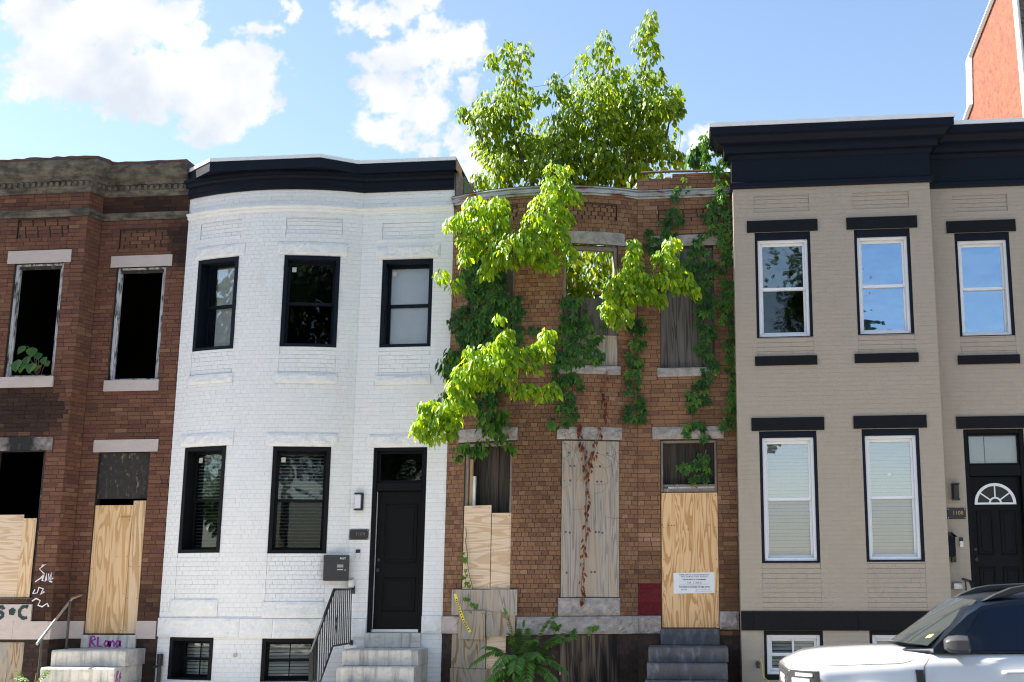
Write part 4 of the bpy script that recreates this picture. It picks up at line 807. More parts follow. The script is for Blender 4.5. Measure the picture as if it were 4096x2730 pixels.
# ------------------------------------------------------------------ wall fixtures
def lamp(x0, x1, z0, z1, lab, lens):
    t = thing('wall_lamp', lab, 'lamp', (x0, 0, z0)); MB().box(x0, x1, -.03, -.002, z0, z1).build('back_plate', 'plastic_black', t); MB().box(x0+.012, x1-.03 if lens == 'lamp_lens' else x1-.012, -.085, -.03, z0+.025, z1-.025).build('lens', lens, t, bevel=.006)
    for z in (z0, z1-.022): MB().box(x0, x1, -.095, -.031, z, z+.022).build('cap', 'plastic_black', t)
lamp(-4.829, -4.704, 2.77, 3.03, 'black framed wall lamp with pale lens beside the transom door', 'lamp_lens'); lamp(3.812, 3.91, 2.84, 3.08, 'all black wall lamp beside the fanlight door', 'plastic_black')
def plaque(x0, x1, z0, z1, lab, tx, ink):
    t = thing('house_number_plaque', lab, 'plaque', (x0, 0, z0)); MB().box(x0, x1, -.02, -.003, z0, z1).build('plate', 'plastic_black', t, bevel=.004)
    for x in (x0+.015, x1-.015):
        for z in (z0+.015, z1-.015): MB().tube([(x, -.02, z), (x, -.025, z)], .006, 6).build('screw', 'metal_silver', t)
    place_text(TX[tx], 'number', ink, t, (x0+x1)/2+.02, -.0215, z0+.06)
plaque(-4.897, -4.606, 2.342, 2.494, 'black house number plaque beside the black two panel door', 'h2', 'bronze_ink'); plaque(3.732, 3.99, 2.58, 2.73, 'black house number plaque reading 1108', 'h1', 'brass')
def bell(x0, x1, z0, z1, lab):
    t = thing('doorbell', lab, 'doorbell', (x0, 0, z0)); MB().box(x0, x1, -.028, -.003, z0, z0+(z1-z0)*.62).build('button_plate', 'plastic_white', t, bevel=.004); MB().box(x0, x1, -.028, -.003, z0+(z1-z0)*.625, z1).build('camera_block', 'plastic_black', t, bevel=.004)
    xm = (x0+x1)/2; MB().tube([(xm, -.028, z0+.045), (xm, -.032, z0+.045)], .014, 12).build('button', 'metal_silver', t)
bell(-4.786, -4.722, 2.065, 2.2, 'black and white doorbell above the charcoal post box'); bell(3.882, 3.932, 2.19, 2.322, 'black and white doorbell beside the tall narrow letterbox')
t = thing('mailbox', 'charcoal square post box hung on the white bow wall', 'mailbox', (-5.06, -.1, 1.75)); F = (-5.045, -.075, .985, .17)
MB(F).box(-.19, .18, -.13, -.008, 1.747, 2.112).build('box', 'plastic_charcoal', t, bevel=.01); MB(F).prism([(-.192, 2.02), (-.05, 2.02), (.0, 1.985), (.182, 1.985), (.182, 2.116), (-.192, 2.116)], -.138, -.131).build('flap', 'plastic_charcoal', t, bevel=.003)
place_text(TX['post'], 'lettering', 'plastic_white', t, .09, -.1392, 2.055, F); MB(F).tube([(.13, -.131, 1.90), (.13, -.14, 1.90)], .009, 8).build('lock', 'metal_silver', t)
for z in (1.965, 1.94, 1.90): MB(F).box(.01, .10, -.1325, -.131, z, z+.012).build('slot', 'metal_silver', t)
t = thing('mailbox', 'tall narrow black letterbox with gabled lid beside the fanlight door', 'mailbox', (3.77, 0, 1.98)); MB().box(3.70, 3.805, -.13, -.004, 2.06, 2.33).build('box', 'paint_navy', t, bevel=.006)
MB().prism([(3.68, 2.33), (3.755, 2.40), (3.83, 2.33), (3.82, 2.325), (3.755, 2.385), (3.69, 2.325)], -.16, -.004).build('lid', 'plastic_black', t); MB().box(3.755, 3.81, -.10, -.004, 1.98, 2.058).build('paper_tray', 'plastic_black', t)
for x0, x1, z0, z1, lab in ((-4.885, -4.79, 1.644, 1.773, 'clear weatherproof outlet cover below the charcoal post box'), (3.76, 3.893, 1.605, 1.70, 'clear weatherproof outlet cover beside the fanlight door')):
    t = thing('outlet_cover', lab, 'outlet', (x0, 0, z0)); MB().box(x0, x1, -.06, -.004, z0, z1).build('cover', 'metal_silver', t, bevel=.01); MB().box(x0+.025, x1-.025, -.064, -.0605, z0+.025, z1-.025).build('socket', 'plastic_white', t)
F = PB.F(-6.42); t = MB(F).tube([(0, -.004, .70), (0, -.03, .70)], .03, 12).build('vent_cap', 'stone_lintel_pink'); tag(t, 'small round vent cap between the basement windows of the white house', 'vent cap')
t = thing('standpipe', 'old black painted standpipe on the corner of the white house base', 'standpipe', (-7.6, -.1, .3)); F = PB.F(-7.63)
MB(F).tube([(0, -.05, 0), (0, -.05, .62)], .03, 8).build('pipe', 'iron_old', t); MB(F).tube([(-.12, -.06, .50), (.06, -.06, .55)], .02, 8).build('arm', 'iron_old', t); MB(F).tube([(.0, -.05, .56), (.0, -.05, .70)], .045, 9).build('cap', 'iron', t)
t = thing('cable', 'thin yellow cable hanging from a conduit elbow at the tan base', 'cable', (1.0, -.36, .4))
MB().tube([(1.05, -.37, .62), (1.07, -.42, .68), (1.09, -.43, .60), (1.10, -.44, .45), (1.2, -.6, .36), (1.3, -.8, .34)], .006, 5).build('wire', 'tape_yellow', t); MB().tube([(1.03, -.355, .62), (1.03, -.42, .62), (1.03, -.43, .56)], .03, 8).build('conduit_elbow', 'iron_old', t)

# condemnation notice
nt_ = thing('paper_notice', 'white condemnation notice stapled to the fresh plywood door', 'notice', (.18, 0, 1.55))
MB().prism([(-.114, 1.556), (.471, 1.568), (.469, 1.857), (-.116, 1.846)], .0165, .0185).build('sheet', 'paper', nt_)
yy = .0158
for k, z, sx, m in (('n1', 1.815, 1.0, 'ink'), ('n2', 1.789, 1.0, 'ink'), ('n3', 1.747, 1.0, 'ink'), ('n5', 1.700, .95, 'ink'), ('n4', 1.642, 1.0, 'ink')): place_text(TX[k], 'lettering', m, nt_, .18, yy, z, sx=sx)
place_text(TX['n6'], 'lettering', 'ink', nt_, .03, yy, 1.603)
ln = MB()
for z, a, b in ((1.8115, -.02, .375), (1.7855, .01, .35), (1.732, -.045, .35), (1.692, -.045, .39), (1.681, -.045, .37), (1.670, -.045, .29), (1.634, .0, .36), (1.585, .19, .32), (1.576, .19, .25), (1.575, -.03, -.02)): ln.box(a, b, yy, yy+.0005, z, z+.0022)
ln.build('ruled_text', 'ink_light', nt_)
sg = MB(); sg.ribbon([(.2, 1.625), (.22, 1.605), (.2, 1.60), (.24, 1.62), (.25, 1.605), (.27, 1.615), (.28, 1.603), (.3, 1.62), (.31, 1.605), (.34, 1.62), (.35, 1.605), (.4, 1.615), (.39, 1.6)], .003, yy); sg.build('signature', 'ink', nt_)
sg = MB(); sg.ribbon([(.29, 1.595), (.3, 1.575), (.31, 1.595), (.32, 1.575), (.34, 1.59), (.36, 1.578), (.38, 1.59), (.4, 1.58), (.43, 1.588)], .003, yy); sg.build('signature', 'ink_light', nt_)
# caution tape
tp = thing('caution_tape', 'torn strip of yellow caution tape hanging over the patched boards', 'tape', (-3.1, -.4, 1))
pts = [(-3.185, 1.56), (-3.165, 1.50), (-3.155, 1.43), (-3.12, 1.36), (-3.09, 1.27), (-3.05, 1.18), (-3.01, 1.11), (-2.965, 1.03)]
mb = MB()
for i in range(len(pts)-1):
    (a, b), (c, d) = pts[i], pts[i+1]; w0, w1 = .016+.004*math.sin(i*2), .016+.004*math.sin(i*2+2); y0 = -.40-.012*math.sin(i*1.7); y1 = -.40-.012*math.sin((i+1)*1.7)
    mb.add([(a-w0, y0, b-.006), (a+w0, y0-.01, b+.006), (c+w1, y1-.01, d+.006), (c-w1, y1, d-.006)], [(0, 1, 2, 3)])
    mb.add([(a-w0, y0+.002, b-.006), (a+w0, y0-.008, b+.006), (c+w1, y1-.008, d+.006), (c-w1, y1+.002, d-.006)], [(3, 2, 1, 0)])
mb.build('strip', 'tape_yellow', tp, lean=False)
mb = MB(); 
for k in range(14):
    u = .18+k*.058; i = int(u*7); f = u*7-i; (a, b), (c, d) = pts[i], pts[min(7, i+1)]; xx, zz = a+(c-a)*f, b+(d-b)*f; mb.box(xx-.008, xx+.009, -.419, -.4175, zz-.012, zz+.006)
mb.build('print', 'plastic_black', tp, lean=False)

# ------------------------------------------------------------------ parked car
def car():
    X0, Y0, Z0 = .83, -6.46, -.10
    t = thing('parked_car', 'white compact utility vehicle with black roof parked before the tan house', 'car', (X0+2.1, Y0, Z0))
    def B(mb, name, m, par=None, **k):
        mb.v = [(X0+(x if x > .36 else .13+x*.23/.36), Y0+y, Z0+z) for x, y, z in mb.v]; return mb.build(name, m, par or t, lean=False, **k)
    HW = .93
    def w(x): return HW*(1-.30*max(0, (.42-x)/.42)**2.2-.10*max(0, (x-3.9)/.5)**2)
    def lerp(x, pts):
        for (a, b), (c, d) in zip(pts, pts[1:]):
            if x <= c: return b+(d-b)*max(0, (x-a))/(c-a)
        return pts[-1][1]
    shoulder = lambda x: lerp(x, [(0, 1.035), (.1, 1.06), (.34, 1.085), (1.0, 1.13), (1.3, 1.17), (4.4, 1.21)])
    hood = lambda x: lerp(x, [(0, 1.06), (.08, 1.095), (.25, 1.155), (.5, 1.195), (.85, 1.215), (1.35, 1.225), (1.5, 1.20), (4.4, 1.22)])
    WC = (.79, 3.46); WZ, WR = .38, .475
    def bottom(x):
        z = .36
        for c in WC:
            if abs(x-c) < WR: z = max(z, WZ+math.sqrt(WR*WR-(x-c)**2))
        return z
    xs = sorted({0, .03, .08, .15, .22, .3, .42, .6, .79, 1.0, 1.15, 1.35, 1.6, 2.0, 2.4, 2.8, 3.1, 3.46, 3.8, 4.0, 4.2, 4.33, 4.39, *[c+WR*math.cos(R(a)) for c in WC for a in range(0, 181, 15)]})
    rings = []
    for x in xs:
        ww, zb, zs, zt = w(x), bottom(x), shoulder(x), hood(x); nose = max(0, (.12-x)/.12)
        sec = [(ww*.985, zb), (ww*1.005, max(zb+.02, .66)), (ww, max(zb+.04, .86)), (ww*.985, max(zb+.06, zs-.10)), (ww*.965, zs-.03), (ww*.93, zs), (ww*.80, zs+(zt-zs)*.55), (ww*.5, zt-.006), (0, zt)]
        rings.append([(x, -y, z) for y, z in sec]+[(x, y, z) for y, z in reversed(sec[:-1])])
    mb = MB(); n = len(rings[0]); mb.loft(rings, closed=False, caps=False); k = len(mb.v)
    mb.f.append(tuple(range(n-1, -1, -1))); mb.f.append(tuple(range((len(rings)-1)*n, len(rings)*n)))
    B(mb, 'body', 'car_paint', smooth='auto')
    mb = MB(); mb.loft([[(x, -.86, .28), (x, -.86, bottom(x)-.02 if False else .9), (x, .86, .9), (x, .86, .28)] for x in (.05, 4.3)]); B(mb, 'underbody', 'car_trim')
    # arches, wheels
    for c in WC:
        for s in (-1, 1):
            mb = MB(); rr = []
            for a in range(-14, 195, 11):
                ca, sa = math.cos(R(a)), math.sin(R(a)); rr.append([(c+r*ca, s*(HW+y), WZ+r*sa) for r, y in ((WR-.012, -.08), (WR-.012, .022), (WR+.03, .032), (WR+.085, .020), (WR+.10, -.03))])
            mb.loft(rr, closed=False, caps=False); B(mb, 'wheel_arch', 'car_paint', smooth='auto')
            mb = MB(); mb.loft([[(c+WR*.99*math.cos(R(a)), s*y, WZ+WR*.99*math.sin(R(a))) for a in range(-20, 201, 20)] for y in (HW-.01, HW-.3)], closed=False, caps=False); B(mb, 'wheel_well', 'car_trim')
            mb = MB(); pr = [(.20, .23), (.335, .23), (.36, .20), (.36, .04), (.335, .0), (.24, .0)]
            mb.loft([[(c+r*math.cos(R(a)), s*(HW-.03-y), WZ-.02+r*math.sin(R(a))) for r, y in pr] for a in range(0, 361, 18)], closed=True, caps=False); wh = B(mb, 'wheel', 'rubber', smooth='auto')
            mb = MB(); mb.tube([(c, s*(HW-.05), WZ-.02), (c, s*(HW-.2), WZ-.02)], .24, 20); B(mb, 'rim', 'car_trim', wh)
            for q in range(5):
                a = R(q*72+20); mb = MB(); mb.add([(c+.05*math.cos(a+.6), s*(HW-.035), WZ-.02+.05*math.sin(a+.6)), (c+.05*math.cos(a-.6), s*(HW-.035), WZ-.02+.05*math.sin(a-.6)), (c+.23*math.cos(a-.13), s*(HW-.03), WZ-.02+.23*math.sin(a-.13)), (c+.23*math.cos(a+.13), s*(HW-.03), WZ-.02+.23*math.sin(a+.13))], [(0, 1, 2, 3)]); B(mb, 'spoke', 'metal_silver', wh)
    # greenhouse
    st = [(1.12, .62, 1.20, 1.205), (1.34, .86, 1.19, 1.23), (1.46, .85, 1.19, 1.37), (1.66, .80, 1.19, 1.565), (1.80, .76, 1.19, 1.645), (2.1, .745, 1.19, 1.69), (2.8, .74, 1.19, 1.705), (3.6, .73, 1.2, 1.69), (4.0, .72, 1.2, 1.66), (4.2, .76, 1.2, 1.5), (4.3, .80, 1.2, 1.22)]
    rings = []
    for x, wt, zb, zt in st:
        wb = w(x)*.955 if x > 1.3 else .70; hgt = zt-zb
        sec = [(wb, zb), (wb-(wb-wt)*.45, zb+hgt*.5), (wt+.02, zt-.06*min(1, hgt*3)), (wt-.06, zt-.012*min(1, hgt*3)), (wt*.5, zt+.008), (0, zt+.012)]
        rings.append([(x, -y, z) for y, z in sec]+[(x, y, z) for y, z in reversed(sec[:-1])])
    mb = MB(); mb.loft(rings, closed=False, caps=True); gh = B(mb, 'cabin', 'car_black', smooth='auto')
    def side(x, f, s, o=.012):                    # point on the cabin side, f = 0 belt .. 1 roof edge
        for (a, b) in zip(st, st[1:]):
            if x <= b[0]: break
        q = (x-a[0])/(b[0]-a[0]); wt = a[1]+(b[1]-a[1])*q; zt = a[3]+(b[3]-a[3])*q; wb = w(x)*.955; zb = 1.19; hgt = zt-zb
        if f < .5: y = wb-(wb-wt)*.45*(f/.5); z = zb+hgt*f
        else: y0, z0, y1, z1 = wb-(wb-wt)*.45, zb+hgt*.5, wt+.02, zt-.06*min(1, hgt*3); q2 = (f-.5)/.5; y = y0+(y1-y0)*q2; z = z0+(z1-z0)*q2
        return (x, s*(y+o), z)
    for s in (-1, 1):
        for nm, xb, xt in (('front_window', (1.50, 2.36), (1.80, 2.36)), ('rear_window', (2.46, 3.30), (2.46, 3.30)), ('quarter_window', (3.36, 3.95), (3.36, 3.85))):
            mb = MB(); N_ = 8; vs = []
            for i in range(N_+1):
                for j in range(5):
                    f = .05+.86*j/4; x0_ = xb[0]+(xt[0]-xb[0])*f; x1_ = xb[1]+(xt[1]-xb[1])*f; vs.append(side(x0_+(x1_-x0_)*i/N_, f, s))
            mb.add(vs, [(i*5+j, (i+1)*5+j, (i+1)*5+j+1, i*5+j+1) for i in range(N_) for j in range(4)]); B(mb, nm, 'car_glass', smooth=True)
        mb = MB(); mb.prism([(1.80, 1.62), (1.92, 1.685), (2.06, 1.74), (2.2, 1.765), (2.6, 1.785), (3.4, 1.775), (3.85, 1.67), (3.7, 1.665), (3.3, 1.725), (2.6, 1.735), (2.3, 1.725), (2.15, 1.70), (2.05, 1.67)], s*.715-.022, s*.715+.022); B(mb, 'roof_rail', 'car_trim', bevel=.008)
        # mirror
        mb = MB(); mr = []
        for x, k in ((1.42, .55), (1.46, .9), (1.54, 1.0), (1.60, .96), (1.615, .8)):
            mr.append([(x, s*(1.0+.10*k*a), 1.265+.075*k*b) for a, b in ((-1, -.7), (-.6, -1), (.6, -1), (1, -.6), (1, .5), (.6, 1), (-.6, 1), (-1, .6))])
        mb.loft(mr); mi = B(mb, 'door_mirror', 'car_mirror', smooth='auto'); mb = MB(); mb.box(1.46, 1.54, s*.88-.03, s*.88+.06 if s > 0 else s*.88+.03, 1.20, 1.235); B(mb, 'mirror_arm', 'car_trim', mi)
        # doors, vent, handle
        yo = s*(HW+.004)
        for pts in ([(1.30, 1.155), (1.25, 1.08), (1.245, .96), (1.26, .5)], [(2.41, 1.18), (2.40, .9), (2.39, .45)], [(3.32, 1.19), (3.28, .95)]):
            mb = MB()
            for (a, b), (c_, d) in zip(pts, pts[1:]): mb.add([(a-.004, s*(w(a)*1.0+.004 if b < 1.0 else w(a)*.985+.004), b), (a+.004, s*(w(a)*1.0+.004 if b < 1.0 else w(a)*.985+.004), b), (c_+.004, s*(w(c_)+.006), d), (c_-.004, s*(w(c_)+.006), d)], [(0, 1, 2, 3)])
            B(mb, 'door_gap', 'car_trim')
        mb = MB(); mb.prism([(1.17, 1.05), (1.235, 1.05), (1.245, .86), (1.22, .84), (1.18, .89)], s*(HW+.002)-.008, s*(HW+.002)+.008); B(mb, 'fender_vent', 'car_trim')
        for x in (1.90, 2.95):
            mb = MB(); mb.tube([(x, s*(HW-.0), 1.03), (x+.02, s*(HW+.035), 1.035), (x+.2, s*(HW+.035), 1.04), (x+.22, s*(HW), 1.04)], .017, 7); B(mb, 'door_handle', 'car_paint', smooth='auto')
        # bonnet shut line
        mb = MB(); L_ = [.34, .5, .7, .9, 1.05, 1.14, 1.19]; zz = [1.075, 1.08, 1.088, 1.095, 1.10, 1.12, 1.15]
        for i in range(len(L_)-1): mb.add([(L_[i], s*(w(L_[i])*.978+.004), zz[i]-.004), (L_[i], s*(w(L_[i])*.975+.004), zz[i]+.004), (L_[i+1], s*(w(L_[i+1])*.975+.004), zz[i+1]+.004), (L_[i+1], s*(w(L_[i+1])*.978+.004), zz[i+1]-.004)], [(0, 1, 2, 3)])
        B(mb, 'bonnet_gap', 'car_trim')
        # headlight wrapping the corner
        def hl(x, z, o): return (x-o*.6*max(0, (.12-x)/.12), s*(w(x)+o), z)
        mb = MB(); X_ = [-.004, .03, .08, .15, .22, .30, .36]; vs = []
        for x in X_:
            for z in (.83, .90, .97, 1.035-.0): vs.append(hl(x, z, .010))
        mb.add(vs, [(i*4+j, (i+1)*4+j, (i+1)*4+j+1, i*4+j+1) for i in range(len(X_)-1) for j in range(3)]); hd = B(mb, 'headlight', 'car_trim', smooth=True)
        for z0, z1, xa, xb_ in ((.985, 1.01, .06, .26), (.925, .965, .02, .22), (.875, .905, .04, .27)):
            mb = MB(); vs = []; X2 = [xa+(xb_-xa)*i/6 for i in range(7)]
            for x in X2: vs += [hl(x, z0, .016), hl(x, z1, .016)]
            mb.add(vs, [(2*i, 2*i+2, 2*i+3, 2*i+1) for i in range(6)]); B(mb, 'lamp_bar', 'lamp_clear', hd, smooth=True)
    mb = MB(); mb.box(-.02, .03, -.60, .60, .80, 1.03); B(mb, 'grille', 'car_trim', bevel=.015)
    for z in (.85, .91, .97): mb = MB(); mb.box(-.026, -.018, -.5, .5, z, z+.02); B(mb, 'grille_bar', 'car_mirror')
    mb = MB(); mb.box(-.05, .12, -.80, .80, .40, .70); B(mb, 'bumper', 'car_trim', bevel=.03)
    LN = LEAN; me = TX['br']; me.transform(Matrix.Identity(4))
    for v in me.vertices: v.co = (X0+.107-v.co.z, Y0-v.co.x, Z0+.885+v.co.y)
    me.materials.clear(); me.materials.append(MATS['plastic_white']); link('lettering', me, t)
    # windscreen
    mb = MB(); vs = []
    for i in range(9):
        f = i/8; x0_, z0_, w0 = 1.15+(1.745-1.15)*f, 1.235+(1.62-1.235)*f-.012*math.sin(math.pi*f)*0, .80-.10*f
        for j in range(9):
            y = -w0+2*w0*j/8; q = abs(y)/w0; vs.append((x0_+.17*q*q*(1-f*.75)-.012, y, z0_+.012+.012*(1-q*q)))
    mb.add(vs, [(i*9+j, (i+1)*9+j, (i+1)*9+j+1, i*9+j+1) for i in range(8) for j in range(8)]); ws = B(mb, 'windscreen', 'car_screen', smooth=True)
    mb = MB(); mb.add([(1.335, -.66, 1.2900), (1.372, -.70, 1.2985), (1.405, -.69, 1.325), (1.368, -.65, 1.3165)], [(0, 1, 2, 3)]); mb.v = [(x-.016, y, z+.016) for x, y, z in mb.v]; B(mb, 'inspection_sticker', 'sticker', ws)
    mb = MB(); mb.box(4.37, 4.40, -.78, .78, .75, 1.0); B(mb, 'tailgate_panel', 'car_trim')
car()

# ------------------------------------------------------------------ church gable far behind
def church():
    t = thing('church_gable', 'tall orange tiled church gable with white edge trim behind the tan house', 'church', (12.3, 29, 0))
    Lf = [(11.2, 30.8, 0), (11.2, 30.8, 18.3), (11.41, 30.385, 19.03), (11.6, 30, 19.58), (11.675, 29.85, 21.43), (12.36, 28.48, 23.17), (12.77, 27.66, 24.28)]; Rt = [(12.85, 27.5, 0), (12.85, 27.5, 18.0), (12.85, 27.5, 18.3), (12.85, 27.5, 19.0), (12.85, 27.5, 20.6), (12.85, 27.5, 23.0), (12.85, 27.5, 24.4)]
    mb = MB(); mb.add(Lf+Rt, [(i, i+7, i+8, i+1) for i in range(6)]); mb.build('tiled_face', 'tile_orange', t, lean=False)
    mb = MB(); Rb = [(x+4, y+1.2, z) for x, y, z in Rt]; Lb = [(x+4, y+1.2, z) for x, y, z in Lf]
    mb.add(Rt+Rb+Lb+Lf, [(i+7*k, i+7+7*k, i+8+7*k, i+1+7*k) for i in range(6) for k in range(3)]+[(6, 13, 20, 27)]); mb.build('side_wall', 'stone_cornice', t, lean=False)
    mb = MB()
    for (a, b) in zip(Lf[1:], Lf[2:]): mb.add([(a[0]-.12, a[1]-.05, a[2]), (a[0]+.02, a[1]-.12, a[2]), (b[0]+.02, b[1]-.12, b[2]), (b[0]-.12, b[1]-.05, b[2]), (a[0]-.11, a[1]+.3, a[2]), (b[0]-.11, b[1]+.3, b[2]), (a[0]+.03, a[1]+.3, a[2]), (b[0]+.03, b[1]+.3, b[2])], [(0, 1, 2, 3), (0, 3, 5, 4), (1, 6, 7, 2), (4, 5, 7, 6)])
    mb.build('edge_coping', 'coping_white', t, lean=False)
    mb = MB(); mb.tube([(x+.03, y-.03, z) for x, y, z in Rt[1:]], .11, 6); mb.build('corner_coping', 'coping_white', t, lean=False)
church()

# ------------------------------------------------------------------ vegetation: (x, z, radius x, radius z) of the leaf masses, in metres
TREE=[(-2.5,11.02,0.15,0.21),(-2.76,10.9,0.19,0.21),(-3.04,10.75,0.13,0.18),(-2.71,10.6,0.32,0.23),(-2.76,10.28,0.28,0.25),(-2.5,10.31,0.19,0.23),(-3.34,9.9,0.24,0.23),(-3.57,9.82,0.13,0.14),(-3.01,9.93,0.32,0.25),(-3.14,9.62,0.39,0.27),(-2.76,9.72,0.43,0.34),(-3.29,9.3,0.19,0.2),(-3.01,9.11,0.3,0.27),(-2.55,9.26,0.47,0.36),(-2.84,8.72,0.38,0.26),(-3.31,8.63,0.19,0.15),(-1.94,10.38,0.13,0.18),(-2.22,10.08,0.19,0.14),(-1.9,10.1,0.21,0.2),(-1.04,10.99,0.15,0.16),(-1.47,10.78,0.17,0.16),(-1.09,10.74,0.3,0.23),(-0.71,10.63,0.13,0.14),(-1.37,10.44,0.36,0.27),(-0.95,10.3,0.38,0.34),(-1.69,10.18,0.21,0.23),(-0.22,11.44,0.13,0.18),(-0.27,11.17,0.19,0.2),(-0.36,10.93,0.23,0.2),(-0.24,10.72,0.23,0.2),(-0.42,10.5,0.21,0.2),(-0.1,10.42,0.13,0.16),(0.21,10.25,0.12,0.16),(-0.32,10.16,0.33,0.25),(0.09,9.96,0.23,0.24),(-1.16,9.87,0.46,0.34),(-0.64,9.84,0.42,0.33),(-0.12,9.71,0.31,0.27),(0.19,9.74,0.12,0.2),(-1.7,9.56,0.42,0.33),(-1.07,9.42,0.46,0.35),(-0.44,9.39,0.41,0.33),(-1.91,9.02,0.46,0.35),(-1.28,8.92,0.46,0.33),(-0.66,8.96,0.41,0.31),(-0.14,9.05,0.19,0.24),(0.17,8.99,0.16,0.17),(-2.13,8.65,0.42,0.24),(-1.5,8.56,0.42,0.2),(-0.87,8.58,0.31,0.17),(-0.46,8.67,0.17,0.13)]
BOUGH_A=[(-1.67,7.63,0.14,0.15),(-1.5,7.63,0.08,0.12),(-1.73,7.37,0.17,0.18),(-1.53,7.36,0.17,0.15),(-1.79,7.08,0.25,0.2),(-1.39,7.21,0.14,0.12),(-1.56,6.93,0.17,0.17),(-1.9,6.82,0.25,0.17),(-1.68,6.64,0.22,0.2),(-1.49,6.38,0.14,0.17),(-1.96,6.39,0.25,0.2),(-2.33,6.41,0.31,0.23),(-2.58,6.33,0.2,0.2),(-2.66,6.13,0.14,0.11),(-1.79,6.24,0.17,0.14),(-2.81,7.12,0.23,0.18),(-2.52,7.08,0.2,0.18),(-3.01,6.89,0.2,0.18),(-3.18,6.84,0.11,0.12),(-2.72,6.82,0.31,0.23),(-2.44,6.81,0.14,0.17),(-2.89,6.63,0.23,0.17),(-2.98,6.37,0.11,0.14),(-2.13,6.57,0.2,0.17),(-3.3,6.06,0.1,0.09),(-3.11,5.94,0.11,0.11)]
BOUGH_B=[(-0.54,6.48,0.11,0.14),(-0.56,6.25,0.14,0.17),(-0.65,6.02,0.19,0.17),(-0.45,6.02,0.19,0.17),(-0.82,5.86,0.19,0.17),(-0.6,5.79,0.25,0.17),(-0.88,5.57,0.14,0.17),(-0.74,5.46,0.22,0.17),(-0.32,5.78,0.17,0.14),(0.03,6.49,0.11,0.14),(-0.09,6.29,0.19,0.14),(0.02,6.12,0.14,0.14),(-0.2,5.98,0.17,0.11),(0.04,5.89,0.22,0.11),(0.24,5.94,0.11,0.14),(0.34,5.79,0.08,0.09),(-0.16,5.67,0.08,0.11)]
BOUGH_C=[(-2.41,5.31,0.08,0.08),(-2.3,5.11,0.09,0.08),(-2.33,5.0,0.12,0.1),(-2.52,4.88,0.16,0.11),(-2.3,4.85,0.16,0.12),(-2.79,4.82,0.14,0.11),(-2.72,4.67,0.2,0.14),(-2.45,4.66,0.22,0.15),(-2.21,4.68,0.16,0.12),(-2.04,4.83,0.13,0.09),(-1.94,4.89,0.08,0.08),(-1.73,5.11,0.09,0.08),(-1.76,4.97,0.12,0.11),(-1.78,4.82,0.15,0.11),(-1.94,4.65,0.12,0.11),(-2.31,4.5,0.15,0.11),(-2.91,4.56,0.14,0.11),(-2.78,4.43,0.16,0.12),(-2.54,4.39,0.09,0.11),(-2.99,4.38,0.12,0.11),(-3.07,4.3,0.08,0.08),(-2.94,4.22,0.15,0.12),(-3.05,4.08,0.16,0.12),(-2.85,4.08,0.12,0.13),(-3.35,4.1,0.12,0.08),(-3.47,4.08,0.07,0.07),(-3.21,4.01,0.15,0.11),(-3.25,3.87,0.16,0.11),(-3.41,3.93,0.11,0.11),(-3.52,3.82,0.11,0.08),(-3.57,3.71,0.08,0.08),(-3.44,3.73,0.08,0.11),(-3.28,3.65,0.11,0.09),(-3.08,3.87,0.15,0.12),(-3.12,3.73,0.12,0.09),(-2.14,4.31,0.15,0.09),(-1.98,4.3,0.15,0.11),(-1.81,4.26,0.12,0.11),(-1.67,4.34,0.09,0.09),(-1.61,4.24,0.05,0.07)]
DARK=[(-2.57,4.08,0.17,0.1),(-2.68,3.94,0.17,0.13),(-2.5,3.98,0.14,0.11),(-2.62,3.83,0.13,0.08),(-2.92,3.62,0.11,0.1),(-2.88,3.53,0.08,0.08),(-2.76,3.64,0.08,0.1),(-2.46,3.72,0.11,0.08),(-2.36,3.59,0.07,0.07),(-3.1,3.6,0.08,0.06),(-3.13,3.49,0.06,0.06),(-3.26,4.77,0.14,0.16),(-3.14,4.94,0.16,0.16),(-3.21,5.0,0.11,0.09),(-3.35,4.83,0.09,0.1),(-3.28,4.64,0.09,0.06),(-3.35,4.35,0.09,0.11)]
IVY1=[(-2.96,6.41,0.18,0.24),(-2.9,6.11,0.17,0.24),(-2.93,5.82,0.17,0.24),(-2.9,5.52,0.2,0.23),(-2.75,5.58,0.17,0.23),(-2.78,5.35,0.23,0.17),(-2.5,5.75,0.2,0.21),(-2.32,5.71,0.17,0.18),(-2.58,5.84,0.17,0.15),(-2.98,5.24,0.17,0.17),(-3.07,5.65,0.12,0.18),(-3.22,5.59,0.12,0.18),(-2.61,6.13,0.17,0.18),(-1.98,5.38,0.09,0.09)]
IVY2=[(-1.49,5.73,0.14,0.15),(-1.44,5.55,0.2,0.17),(-1.5,5.32,0.17,0.2),(-1.24,5.32,0.23,0.2),(-1.16,5.06,0.17,0.17),(-1.59,5.04,0.17,0.23),(-1.39,4.98,0.17,0.17),(-1.62,4.78,0.17,0.23),(-1.54,4.55,0.17,0.17),(-1.65,4.33,0.2,0.17),(-1.57,4.13,0.14,0.17),(-1.71,3.99,0.14,0.11)]
IVY3=[(-0.51,5.48,0.14,0.12),(-0.51,5.33,0.14,0.15),(-0.55,5.1,0.14,0.17),(-0.55,4.87,0.14,0.14),(-0.59,4.64,0.14,0.14),(-0.59,4.39,0.17,0.14),(-0.6,4.16,0.2,0.14),(-0.77,4.11,0.11,0.08),(-0.6,4.02,0.14,0.08)]
